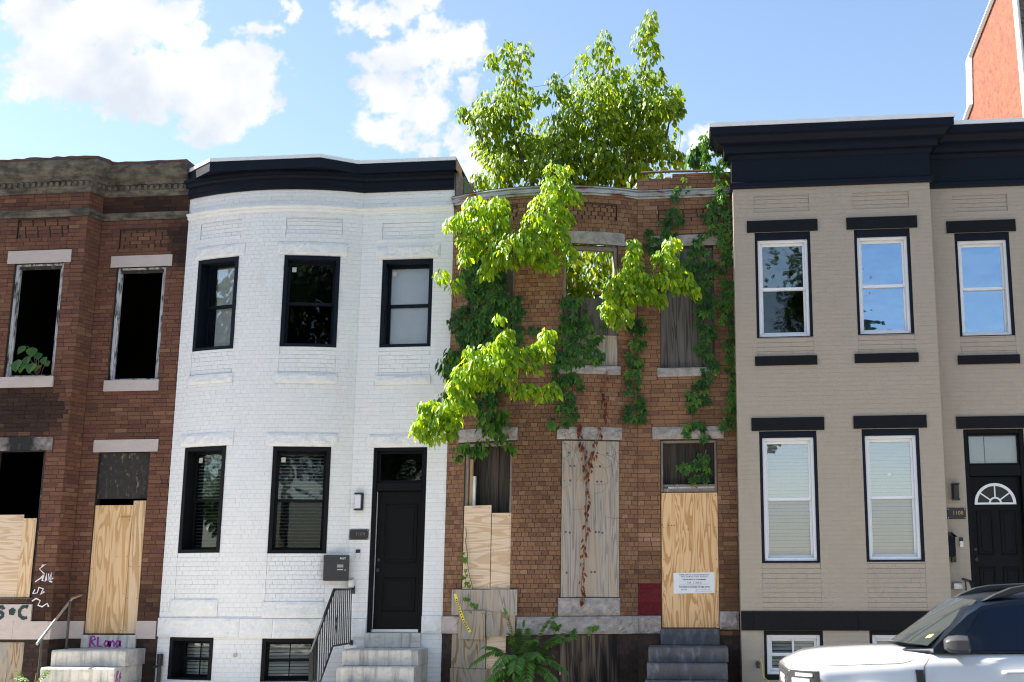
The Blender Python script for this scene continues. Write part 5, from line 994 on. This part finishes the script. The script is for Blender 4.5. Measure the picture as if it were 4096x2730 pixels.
IVY4=[(0.23,7.64,0.09,0.12),(0.14,7.49,0.06,0.09),(0.1,7.13,0.14,0.15),(0.04,7.01,0.17,0.15),(-0.19,6.84,0.17,0.12),(-0.23,6.69,0.14,0.15),(0.35,6.67,0.14,0.12),(0.43,6.46,0.2,0.18),(0.45,6.26,0.23,0.21),(0.5,6.02,0.2,0.21),(0.49,5.78,0.17,0.18),(0.51,5.49,0.17,0.17),(0.5,5.2,0.17,0.17),(0.52,4.97,0.14,0.17),(0.54,4.77,0.14,0.11),(0.45,4.55,0.14,0.11),(0.33,4.38,0.17,0.11),(0.27,4.24,0.14,0.11),(0.26,3.99,0.14,0.08),(0.31,3.84,0.17,0.11)]
IVY5=[(0.62,8.39,0.08,0.09),(0.58,8.26,0.1,0.09),(0.61,8.11,0.1,0.09),(0.61,7.95,0.08,0.09),(0.85,8.07,0.08,0.07),(0.82,7.93,0.11,0.09),(0.73,7.85,0.08,0.06),(0.81,7.73,0.08,0.09),(0.81,7.56,0.08,0.1),(0.83,7.4,0.11,0.09),(0.72,7.33,0.11,0.09),(0.66,7.25,0.11,0.09),(0.85,7.24,0.11,0.09),(0.63,7.13,0.11,0.07),(0.78,7.1,0.11,0.07),(0.88,7.07,0.07,0.09),(0.61,7.01,0.08,0.06),(0.84,6.93,0.11,0.08),(0.65,6.91,0.08,0.07),(0.73,6.86,0.08,0.06),(0.54,6.82,0.07,0.07),(0.86,6.79,0.08,0.08),(0.75,6.7,0.07,0.06),(0.87,6.64,0.08,0.08),(0.85,6.5,0.08,0.08),(0.86,6.41,0.07,0.07)]
IVY5b=[(0.82,6.35,0.08,0.15),(0.84,6.06,0.11,0.15),(0.83,5.77,0.11,0.15),(0.83,5.48,0.08,0.14),(0.83,5.19,0.11,0.14),(0.84,4.9,0.08,0.14),(0.84,4.62,0.08,0.11),(0.84,4.36,0.08,0.11),(0.85,4.14,0.08,0.11),(0.77,3.97,0.11,0.11)]
PARA=[(0.46,8.34,0.07,0.08),(0.42,8.22,0.08,0.09),(0.51,8.23,0.08,0.1),(0.46,8.13,0.08,0.04)]
IVY6=[(0.17,3.33,0.15,0.1),(0.33,3.4,0.17,0.13),(0.43,3.47,0.1,0.1),(0.37,3.27,0.15,0.12),(0.27,3.15,0.1,0.1)]
IVY7=[(-3.04,2.1,0.04,0.1),(-2.99,1.86,0.05,0.1),(-2.97,1.71,0.05,0.07),(-2.94,1.5,0.1,0.1),(-2.89,1.38,0.1,0.07)]
IVY8=[(-1.77,1.17,0.05,0.07),(-1.7,1.07,0.1,0.07),(-1.55,1.05,0.1,0.05),(-1.41,1.03,0.1,0.05),(-1.26,1.1,0.07,0.05)]
DRY1=[(-1.4,3.99),(-1.35,3.76),(-1.31,3.51),(-1.26,3.09),(-1.29,2.75),(-1.31,2.41),(-1.34,2.05),(-1.37,1.69),(-1.36,1.45)]
DRY2=[(-0.96,4.77),(-1.02,4.39),(-0.97,4.13),(-1.1,3.81),(-1.21,3.44),(-1.26,3.19)]
def leaf_ovate(w=.30, fold=.10, droop=.12):
    """unit leaf: stalk at the origin, blade along -z, face towards -y"""
    v = [(0, 0, 0), (-w*.75, -fold*.5, -.22), (-w, -fold*.6, -.45), (-w*.62, -fold*.3+droop*.3, -.74), (0, droop, -1.0), (w*.62, -fold*.3+droop*.3, -.74), (w, -fold*.6, -.45), (w*.75, -fold*.5, -.22), (0, fold*.35, -.42)]
    return np.array(v), [(0, 1, 8), (1, 2, 8), (2, 3, 8), (3, 4, 8), (4, 5, 8), (5, 6, 8), (6, 7, 8), (7, 0, 8)]
def leaf_creeper():
    vs = []; fs = []
    for a, l in ((-78, .62), (-40, .9), (0, 1.0), (40, .9), (78, .62)):
        ca, sa = math.cos(R(a)), math.sin(R(a)); k = len(vs)
        for x, y, z in ((0, 0, -.05), (-.24, -.09, -.52), (0, .08, -1.0), (.24, -.09, -.52), (0, .02, -.5)):
            x *= l; z *= l; vs.append((x*ca-z*sa*-1*-1, y-.1*abs(sa), z*ca+x*sa))
        fs += [(k, k+1, k+4), (k+1, k+2, k+4), (k+2, k+3, k+4), (k+3, k, k+4)]
    return np.array(vs), fs
def rot_leaf(axis, normal):
    """matrix taking leaf -z to axis and leaf -y to normal"""
    a = Vector(axis).normalized(); n = Vector(normal); n = (n-a*n.dot(a))
    if n.length < 1e-4: n = a.orthogonal()
    n.normalize(); zc = -a; yc = -n; xc = yc.cross(zc)
    return np.array([[xc.x, yc.x, zc.x], [xc.y, yc.y, zc.y], [xc.z, yc.z, zc.z]])
RU = random.uniform
def emit(thing_, leaves, shape, cols, m, nobj=280, name='leaf', stuff='foliage'):
    """leaves = [(pos, 3x3 rotation, size)]; the nearest ones become objects of their own, the rest one mesh"""
    V, Fc = shape
    leaves = sorted(leaves, key=lambda l: (Vector(l[0])-CAM).length)
    mes = []
    for c in cols:
        k = bpy.data.meshes.new(name); k.from_pydata([tuple(v) for v in V], [], Fc); a = k.color_attributes.new('Col', 'FLOAT_COLOR', 'POINT'); a.data.foreach_set('color', [*c, 1]*len(V)); k.materials.append(MATS[m]); mes.append(k)
    inv = BASE[thing_.name]
    for p, M, s in leaves[:nobj]:
        o = bpy.data.objects.new(name, random.choice(mes)); COL.objects.link(o); o.parent = thing_; o.matrix_parent_inverse = inv
        o.matrix_basis = Matrix.Translation(p) @ Matrix([list(r) for r in M]).to_4x4() @ Matrix.Scale(s, 4)
    rest = leaves[nobj:]
    if not rest: return
    n = len(V); allv = np.concatenate([(V*s) @ M.T+np.array(p) for p, M, s in rest]); F0 = np.array(Fc)
    faces = (F0[None]+(np.arange(len(rest))*n)[:, None, None]).reshape(-1, 3)
    me = bpy.data.meshes.new(stuff); me.from_pydata(allv.tolist(), [], faces.tolist())
    cc = np.array([cols[random.randrange(len(cols))] for _ in rest])*np.random.uniform(.8, 1.2, (len(rest), 1)); a = me.color_attributes.new('Col', 'FLOAT_COLOR', 'POINT')
    a.data.foreach_set('color', np.repeat(np.concatenate([cc, np.ones((len(rest), 1))], 1), n, 0).ravel()); me.materials.append(MATS[m])
    link(stuff, me, thing_, kind='stuff')
def cloud(lobes, Y, dy, dens, size, hang=1.0, shell=.55, spread=.5):
    """hanging leaves through ellipsoidal leaf masses; Y may be a function of (x, z)"""
    out = []
    for (x, z, rx, rz) in lobes:
        ry = max(.06, dy*max(rx, rz)); yc = Y(x, z) if callable(Y) else Y
        for _ in range(max(4, int(dens*math.pi*rx*rz))):
            while True:
                a = Vector((RU(-1, 1), RU(-1, 1), RU(-1, 1)))
                if shell < a.length+RU(0, .35) and a.length < 1: break
            p = (x+a.x*rx, yc+a.y*ry, z+a.z*rz+size*.35)
            ax = Vector((a.x*spread+RU(-.45, .45), a.y*spread*.6+RU(-.35, .25), -hang-RU(-.4, .5))); nr = Vector((a.x*.7-.6+RU(-.75, .75), -.55+RU(-.8, .7), .9+a.z*.4+RU(-.5, .6)))
            out.append((p, rot_leaf(ax, nr), size*RU(.5, 1.35)))
    return out
def on_wall(lobes, path, off, dens, size, wallx=None):
    """leaves lying over a wall face"""
    out = []
    for (x, z, rx, rz) in lobes:
        for _ in range(max(3, int(dens*math.pi*rx*rz))):
            a, r = RU(0, 6.283), math.sqrt(RU(0, 1)); xx, zz = x+rx*r*math.cos(a)*1.05, z+rz*r*math.sin(a)*1.05
            xl = xx-LEAN*zz; s = path.sx(min(max(xl, path.p[0].x), path.p[-1].x)); q, t = path.at(s, off+RU(.0, .10)*(1-r*.5))
            nrm = Vector((t.y+RU(-.5, .5), -t.x+RU(-.2, .3), .35+RU(-.35, .5))); ax = Vector((RU(-.6, .6), -.25+RU(-.25, .1), -1))
            out.append(((q.x+LEAN*zz if wallx is None else xx, q.y, zz), rot_leaf(ax, nrm), size*RU(.6, 1.2)))
    return out
def grow(lobes, Y, root, r0=.03, jit=.05):
    """limbs: every leaf mass is joined to the nearest point already reached, starting at the root"""
    pts = [Vector(root)]; rad = [r0]; mb = MB(); todo = [Vector((x, (Y(x, z) if callable(Y) else Y)+RU(-jit, jit), z)) for x, z, _, _ in lobes]
    while todo:
        b = min(((p-q).length, i, j) for i, p in enumerate(todo) for j, q in enumerate(pts)); p = todo.pop(b[1]); q = pts[b[2]]; r = max(.004, rad[b[2]]*.72)
        m_ = (p+q)/2+Vector((RU(-1, 1), RU(-1, 1), RU(-.3, 1)))*.12*(p-q).length; mb.tube([q, m_, p], max(.004, rad[b[2]]*.8), 5, r*.8); pts += [m_, p]; rad += [r, r]
    return mb
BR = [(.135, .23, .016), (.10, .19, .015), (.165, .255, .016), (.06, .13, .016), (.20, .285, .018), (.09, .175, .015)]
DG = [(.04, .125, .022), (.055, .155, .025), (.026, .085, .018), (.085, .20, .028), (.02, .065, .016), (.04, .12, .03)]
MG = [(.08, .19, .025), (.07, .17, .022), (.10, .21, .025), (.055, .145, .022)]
BR_SUNLIT = [tuple(v*1.4 for v in c) for c in BR]  # brighter copy of the tree leaves: sunlight on the boughs put into the colour
OV = leaf_ovate(); CR = leaf_creeper()
# the tree that grows out of the roofless house
tr = thing('tree', 'sunlit young tree growing up out of the roofless brick house', 'tree', (-1.6, 2.6, .0))
def ytree(x, z): return 2.5+.25*math.sin(x*7)+.2*math.sin(z*5)
mb = MB(); mb.tube([(-1.6, 2.8, 0), (-1.55, 2.75, 3.5), (-1.6, 2.7, 6.2), (-1.6, 2.6, 7.6)], .13, 9, .07); mb.build('trunk', 'bark', tr, lean=False, smooth=True)
limbs = [((-1.6, 2.6, 7.2), (-2.3, 2.5, 8.4), (-2.75, 2.5, 9.6), (-2.55, 2.5, 11.0)), ((-1.6, 2.6, 7.3), (-1.35, 2.45, 8.6), (-1.15, 2.45, 9.8), (-1.05, 2.5, 10.9)), ((-1.55, 2.6, 7.0), (-.85, 2.5, 8.3), (-.45, 2.5, 9.6), (-.25, 2.5, 11.4)), ((-1.6, 2.6, 7.3), (-.6, 2.6, 8.5), (.0, 2.5, 9.3), (.15, 2.5, 10.0)), ((-1.65, 2.6, 7.2), (-2.6, 2.6, 8.3), (-3.2, 2.5, 9.3), (-3.45, 2.5, 9.8))]
for l in limbs: MB().tube(l, .05, 7, .012).build('branch', 'bark', tr, lean=False, smooth=True)
lv = cloud(TREE, ytree, 1.15, 620, .105, shell=.3)+cloud([l for l in TREE if l[1] < 9.9], ytree, 1.5, 520, .105, shell=.1)+cloud([(-2.4, 8.3, .6, .3), (-1.7, 8.3, .6, .3), (-1.0, 8.3, .5, .3), (-3.0, 8.5, .35, .3)], 2.9, 1.0, 420, .115, shell=.1)
inner = [(-1.35, 6.3, .45, .5), (-1.0, 6.7, .4, .4), (-1.7, 6.9, .4, .4), (-1.1, 7.2, .4, .4), (-1.5, 7.6, .5, .4), (-.7, 7.5, .4, .4), (-2.3, 7.8, .4, .4), (-.4, 8.1, .4, .3)]
lv += cloud([(-2.9, 9.3, .5, .5), (-2.3, 9.5, .5, .5), (-1.8, 9.6, .5, .5), (-1.2, 9.8, .6, .6), (-.6, 9.9, .6, .6), (-.1, 9.6, .4, .5), (-.4, 9.0, .5, .4), (-1.1, 9.1, .6, .5), (-1.9, 9.0, .6, .5), (-2.7, 8.8, .5, .4)], 3.1, 1.0, 300, .10, shell=.1)
lv += cloud(inner, 1.9, 1.5, 300, .12, shell=.2)
lv += cloud([(-1.6, 6.0, .4, .4), (-1.1, 6.2, .4, .4), (-1.4, 6.6, .4, .35), (-.9, 6.75, .35, .35), (-1.8, 6.5, .35, .4)], 1.1, 1.2, 330, .11, shell=.1)
emit(tr, lv, OV, BR, 'leaf')
grow(TREE[::2], ytree, (-1.6, 2.6, 8.2), .03).build('twigs', 'twig', tr, lean=False)
# boughs hanging in front of the wall
def bough(lab, lobes, Y, root, dens, cols, size=.10, dy=1.3):
    t = thing('leafy_bough', lab, 'branch', root, 'boughs hanging over the brick front'); emit(t, cloud(lobes, Y, dy, dens, size, spread=.7), OV, cols, 'leaf')
    grow(lobes, Y, root, .03).build('branch', 'twig', t, lean=False)
bough('bright leafy bough spilling over the bow parapet beside the left upper window', BOUGH_A, lambda x, z: -1.0-.12*math.sin(x*5), (-1.6, -.05, 7.75), 1250, BR_SUNLIT, .102)
bough('bright leafy bough reaching out of the half open upper window', BOUGH_B, -.75, (-1.15, .2, 6.0), 1250, BR_SUNLIT, .102)
bough('largest bright leafy bough reaching across toward the white house', BOUGH_C, lambda x, z: -1.5+.12*(x+2.5), (-2.55, -.2, 4.2), 1600, BR_SUNLIT, .096)
# creepers on the wall
def vine(lab, lobes, path, off, dens, size, stem, cols=DG, shape=CR, m='leaf_vine', **k):
    x, z = lobes[-1][0], lobes[-1][1]; t = thing('creeper_vine', lab, 'vine', (x, path.at(path.sx(x))[0].y-.05, z), 'creepers on the condemned house')
    emit(t, on_wall(lobes, path, off, dens, size, **k), shape, cols, m)
    mb = MB()
    for s in stem:
        pts = []
        for i in range(len(s)-1):
            for j in range(4):
                f = j/4; xx, zz = s[i][0]+(s[i+1][0]-s[i][0])*f+RU(-.015, .015), s[i][1]+(s[i+1][1]-s[i][1])*f; q, tt = path.at(path.sx(min(max(xx-LEAN*zz, path.p[0].x), path.p[-1].x)), .02); pts.append((q.x+LEAN*zz, q.y, zz))
        mb.tube(pts, .007, 5, .004)
    mb.build('stem', 'vine_stem', t, lean=False)
zs = lambda L: [(l[0], l[1]) for l in L]
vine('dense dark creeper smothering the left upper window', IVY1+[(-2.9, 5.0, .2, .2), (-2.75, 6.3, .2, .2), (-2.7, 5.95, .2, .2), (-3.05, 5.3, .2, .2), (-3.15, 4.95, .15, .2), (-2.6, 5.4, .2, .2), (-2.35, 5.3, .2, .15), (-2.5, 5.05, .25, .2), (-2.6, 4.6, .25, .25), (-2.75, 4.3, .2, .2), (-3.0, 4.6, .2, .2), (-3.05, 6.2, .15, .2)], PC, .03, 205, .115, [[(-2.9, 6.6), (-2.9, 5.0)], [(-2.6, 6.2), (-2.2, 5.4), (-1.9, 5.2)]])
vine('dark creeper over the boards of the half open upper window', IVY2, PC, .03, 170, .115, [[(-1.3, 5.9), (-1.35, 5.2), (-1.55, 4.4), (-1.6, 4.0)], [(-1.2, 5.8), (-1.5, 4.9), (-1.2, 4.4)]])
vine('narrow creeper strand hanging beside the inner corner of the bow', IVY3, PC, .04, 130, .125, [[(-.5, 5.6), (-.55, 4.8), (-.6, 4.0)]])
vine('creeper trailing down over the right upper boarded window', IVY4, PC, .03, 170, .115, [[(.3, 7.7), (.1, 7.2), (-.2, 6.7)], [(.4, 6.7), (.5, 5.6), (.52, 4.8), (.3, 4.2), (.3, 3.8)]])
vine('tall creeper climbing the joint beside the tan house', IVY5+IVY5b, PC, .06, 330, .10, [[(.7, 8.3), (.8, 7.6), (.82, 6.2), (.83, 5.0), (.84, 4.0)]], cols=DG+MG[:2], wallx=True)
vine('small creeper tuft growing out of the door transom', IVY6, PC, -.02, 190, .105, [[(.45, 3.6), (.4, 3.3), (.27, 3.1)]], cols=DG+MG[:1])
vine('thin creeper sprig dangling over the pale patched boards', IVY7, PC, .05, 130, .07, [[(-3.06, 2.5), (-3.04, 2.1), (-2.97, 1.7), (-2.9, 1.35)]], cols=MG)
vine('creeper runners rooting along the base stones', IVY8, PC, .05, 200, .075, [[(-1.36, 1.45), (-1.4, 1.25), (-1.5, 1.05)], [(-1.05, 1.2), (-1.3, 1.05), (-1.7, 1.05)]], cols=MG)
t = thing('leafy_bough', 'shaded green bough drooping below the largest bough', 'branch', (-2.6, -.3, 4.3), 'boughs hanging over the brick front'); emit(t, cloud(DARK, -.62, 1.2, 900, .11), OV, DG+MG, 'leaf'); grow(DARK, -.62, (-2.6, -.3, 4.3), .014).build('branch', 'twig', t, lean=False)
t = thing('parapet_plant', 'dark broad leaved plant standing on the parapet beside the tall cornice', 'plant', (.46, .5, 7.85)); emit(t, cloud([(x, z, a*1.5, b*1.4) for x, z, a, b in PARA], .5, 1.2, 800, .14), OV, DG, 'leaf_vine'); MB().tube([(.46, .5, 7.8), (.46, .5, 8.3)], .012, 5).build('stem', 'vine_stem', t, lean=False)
# dry vine
t = thing('dry_vine', 'dead vine with curled rust red leaves down the tall grey board', 'vine', (-1.3, -.4, 1.4)); lv = []; mb = MB()
for L_ in (DRY1, DRY2):
    for a in (0, .02): mb.tube([(x+a+RU(-.01, .01), -.385-.02*RU(0, 1)+(.06 if x > -1.1 else 0), z) for x, z in L_], .004, 5)
    for i in range(len(L_)-1):
        for k in range(11):
            f = RU(0, 1); x, z = L_[i][0]+(L_[i+1][0]-L_[i][0])*f, L_[i][1]+(L_[i+1][1]-L_[i][1])*f; lv.append(((x+RU(-.04, .04), -.40-RU(0, .03)+(.06 if x > -1.1 else 0), z), rot_leaf((RU(-.5, .5), RU(-.3, .1), -1), (RU(-1, 1), -1, RU(-.3, .5))), .075*RU(.6, 1.2)))
for _ in range(14):
    x, z, a = RU(-1.75, -.6), RU(2.6, 4.4), RU(-.5, .5); mb.tube([(x+k*.09*math.cos(a+k*.25), -.44-.02*k if k < 3 else -.50, z-k*.075*math.sin(a+k*.35)-.02*k) for k in range(7)], .0022, 4)
mb.build('stem', 'vine_stem', t, lean=False); emit(t, lv, leaf_ovate(.26, .25, .3), [(.20, .062, .03), (.15, .045, .025), (.26, .10, .05), (.11, .04, .025)], 'leaf_dry')
# tree of heaven saplings: pinnate fronds
def sapling(lab, base, fronds, size, cols, grp=None):
    t = thing('sapling', lab, 'plant', base, grp); lv = []; mb = MB(); b = Vector(base); mb.tube([b, b+Vector((.02, 0, size*.5)), b+Vector((.03, .02, size*.9))], .013, 6, .006)
    for (o, e, sag) in fronds:
        p0 = b+Vector(o); p1 = Vector(e); pts = [p0.lerp(p1, f)+Vector((0, 0, sag*math.sin(math.pi*min(1, f))*1.0)) for f in [k/10 for k in range(11)]]; mb.tube(pts, .004, 5, .0015)
        L_ = (p1-p0).length; n = max(7, int(L_/.034)); 
        for k in range(2, n+1):
            f = k/n; i = min(9, int(f*10)); p = pts[i].lerp(pts[i+1], f*10-i); tg = (pts[i+1]-pts[i]).normalized(); sd = tg.cross(Vector((0, 0, 1)))
            if sd.length < .2: sd = Vector((1, 0, 0))
            sd.normalize(); sz = size*.165*(1.05-.55*abs(f-.45))
            for s in ((-1, 1) if k < n else (0,)):
                ax = sd*s+tg*(.55 if s else 1)+Vector((0, 0, -.38+RU(-.15, .1))); lv.append((tuple(p), rot_leaf(ax, Vector((RU(-.2, .2), -.75, 1+RU(-.2, .2)))), sz*RU(.9, 1.1)))
    mb.build('stem', 'twig', t, lean=False); emit(t, lv, leaf_ovate(.17, .06, .1), cols, 'leaf_vine', name='leaflet')
AB = (-2.15, -.95, .0)
sapling('large sapling with long feathery fronds rising before the patched basement boards', AB, [((0, 0, .5), e, s) for e, s in (((-2.36, -.95, 1.27), .02), ((-1.79, -.9, 1.22), .10), ((-1.50, -.95, .98), .14), ((-2.80, -1.15, .66), .22), ((-2.62, -1.45, .40), .12), ((-2.02, -1.5, .42), .24), ((-1.57, -1.2, .58), .16), ((-2.3, -.9, .98), .08), ((-1.65, -.85, 1.02), .10), ((-2.64, -.9, .86), .10), ((-1.65, -1.35, .40), .15), ((-2.2, -1.55, .55), .2), ((-2.45, -1.5, .62), .2), ((-1.9, -1.4, .75), .15), ((-2.5, -.8, .6), .1), ((-1.8, -.75, .75), .1), ((-2.15, -.85, 1.1), .05), ((-2.0, -1.1, .95), .12), ((-2.1, -1.45, .3), .1), ((-2.75, -1.3, .25), .1))], 1.0, [(.06, .16, .03), (.07, .18, .033), (.045, .13, .026), (.09, .20, .04)])
sapling('small leafy weed beside the graffiti marked marble steps', (-8.97, -1.35, .0), [((0, 0, .2), (-9.0+RU(-.25, .2), -1.35+RU(-.2, .2), .3+RU(0, .22)), .06) for _ in range(11)], .55, DG+MG)
sapling('bright yellow green weed at the foot of the pipe handrail', (-9.28, -1.6, .0), [((0, 0, .15), (-9.28+RU(-.25, .25), -1.6+RU(-.2, .2), .24+RU(0, .14)), .06) for _ in range(12)], .6, BR)
# plant in the burnt window
t = thing('window_plant', 'broad leaved green plant growing on the sill of the burnt bay window', 'plant', (-9.85, -.3, 4.85)); lv = []; mb = MB()
for x, z, s, in ((-10.10, 5.12, .24), (-9.98, 5.33, .19), (-9.86, 5.30, .2), (-9.80, 5.05, .21), (-9.92, 5.05, .15), (-9.68, 5.14, .15), (-9.72, 5.02, .14), (-10.0, 5.0, .13), (-9.62, 5.08, .13), (-9.78, 5.22, .16), (-9.95, 5.16, .17)):
    mb.tube([(-9.82+RU(-.05, .05), -.22, 4.86), ((x-9.82)/2, -.28, z-.1), (x, -.33, z)], .006, 5); lv.append(((x, -.33-RU(0, .1), z), rot_leaf((RU(-.6, .6), -.4, -.7), (RU(-.4, .4), -1, .7)), s))
mb.build('stem', 'vine_stem', t, lean=False); emit(t, lv, leaf_ovate(.46, .1, .1), [(.05, .13, .025), (.04, .11, .03), (.13, .22, .03)], 'leaf_vine')
# sparrow on the belt course
t = thing('sparrow', 'small brown sparrow perched on the tin belt course of the brick house', 'bird', (-2.98, -.28, 7.6)); mb = MB()
bp = [(-3.035, 7.715, .003), (-3.03, 7.712, .010), (-3.018, 7.708, .019), (-3.003, 7.695, .020), (-2.99, 7.672, .027), (-2.975, 7.645, .030), (-2.96, 7.62, .022), (-2.94, 7.595, .010), (-2.915, 7.565, .008)]
mb.loft([[(x+r*math.sin(a)*.5, -.30+r*math.cos(a), z+r*math.sin(a)*.85) for a in [k*math.pi/4 for k in range(8)]] for x, z, r in bp]); mb.build('body', 'feather_brown', t, lean=False, smooth=True)
MB().tube([(-2.975, -.305, 7.625), (-2.975, -.305, 7.602)], .003, 5).build('leg', 'bark', t, lean=False); MB().tube([(-2.965, -.285, 7.625), (-2.965, -.285, 7.602)], .003, 5).build('leg', 'bark', t, lean=False)
# trees across the street: the window panes mirror them
def street_tree(lab, x, y, h, w, lo=.35):
    t = thing('street_tree', lab, 'tree', (x, y, 0), 'street trees on the other side of the road'); MB().tube([(x, y, -.1), (x+.1, y, h*.3), (x, y, h*.75)], .2, 8, .08).build('trunk', 'bark', t, lean=False)
    L_ = [(x+RU(-1, 1)*w*.75, h*(lo+(.95-lo)*RU(0, 1)), w*.33, w*.33) for _ in range(26)]; L_ = [l for l in L_ if abs(l[0]-x) < w*(1.25-l[1]/h*.7)]
    emit(t, cloud(L_, y, 2.0, 60, .36, shell=.3), OV, [(.022, .05, .014), (.03, .065, .016), (.016, .038, .012)], 'leaf_vine', nobj=0, stuff='crown')
street_tree('tall leafy street tree opposite the condemned house', -.3, -27, 15.5, 3.6); street_tree('slim leafy street tree opposite the tan house', 5.3, -27, 14, 1.7, .66); street_tree('low leafy street tree opposite the white house', -10.5, -27, 9.0, 3.2); street_tree('broad leafy street tree far along opposite the burnt house', -34, -26, 15, 7)
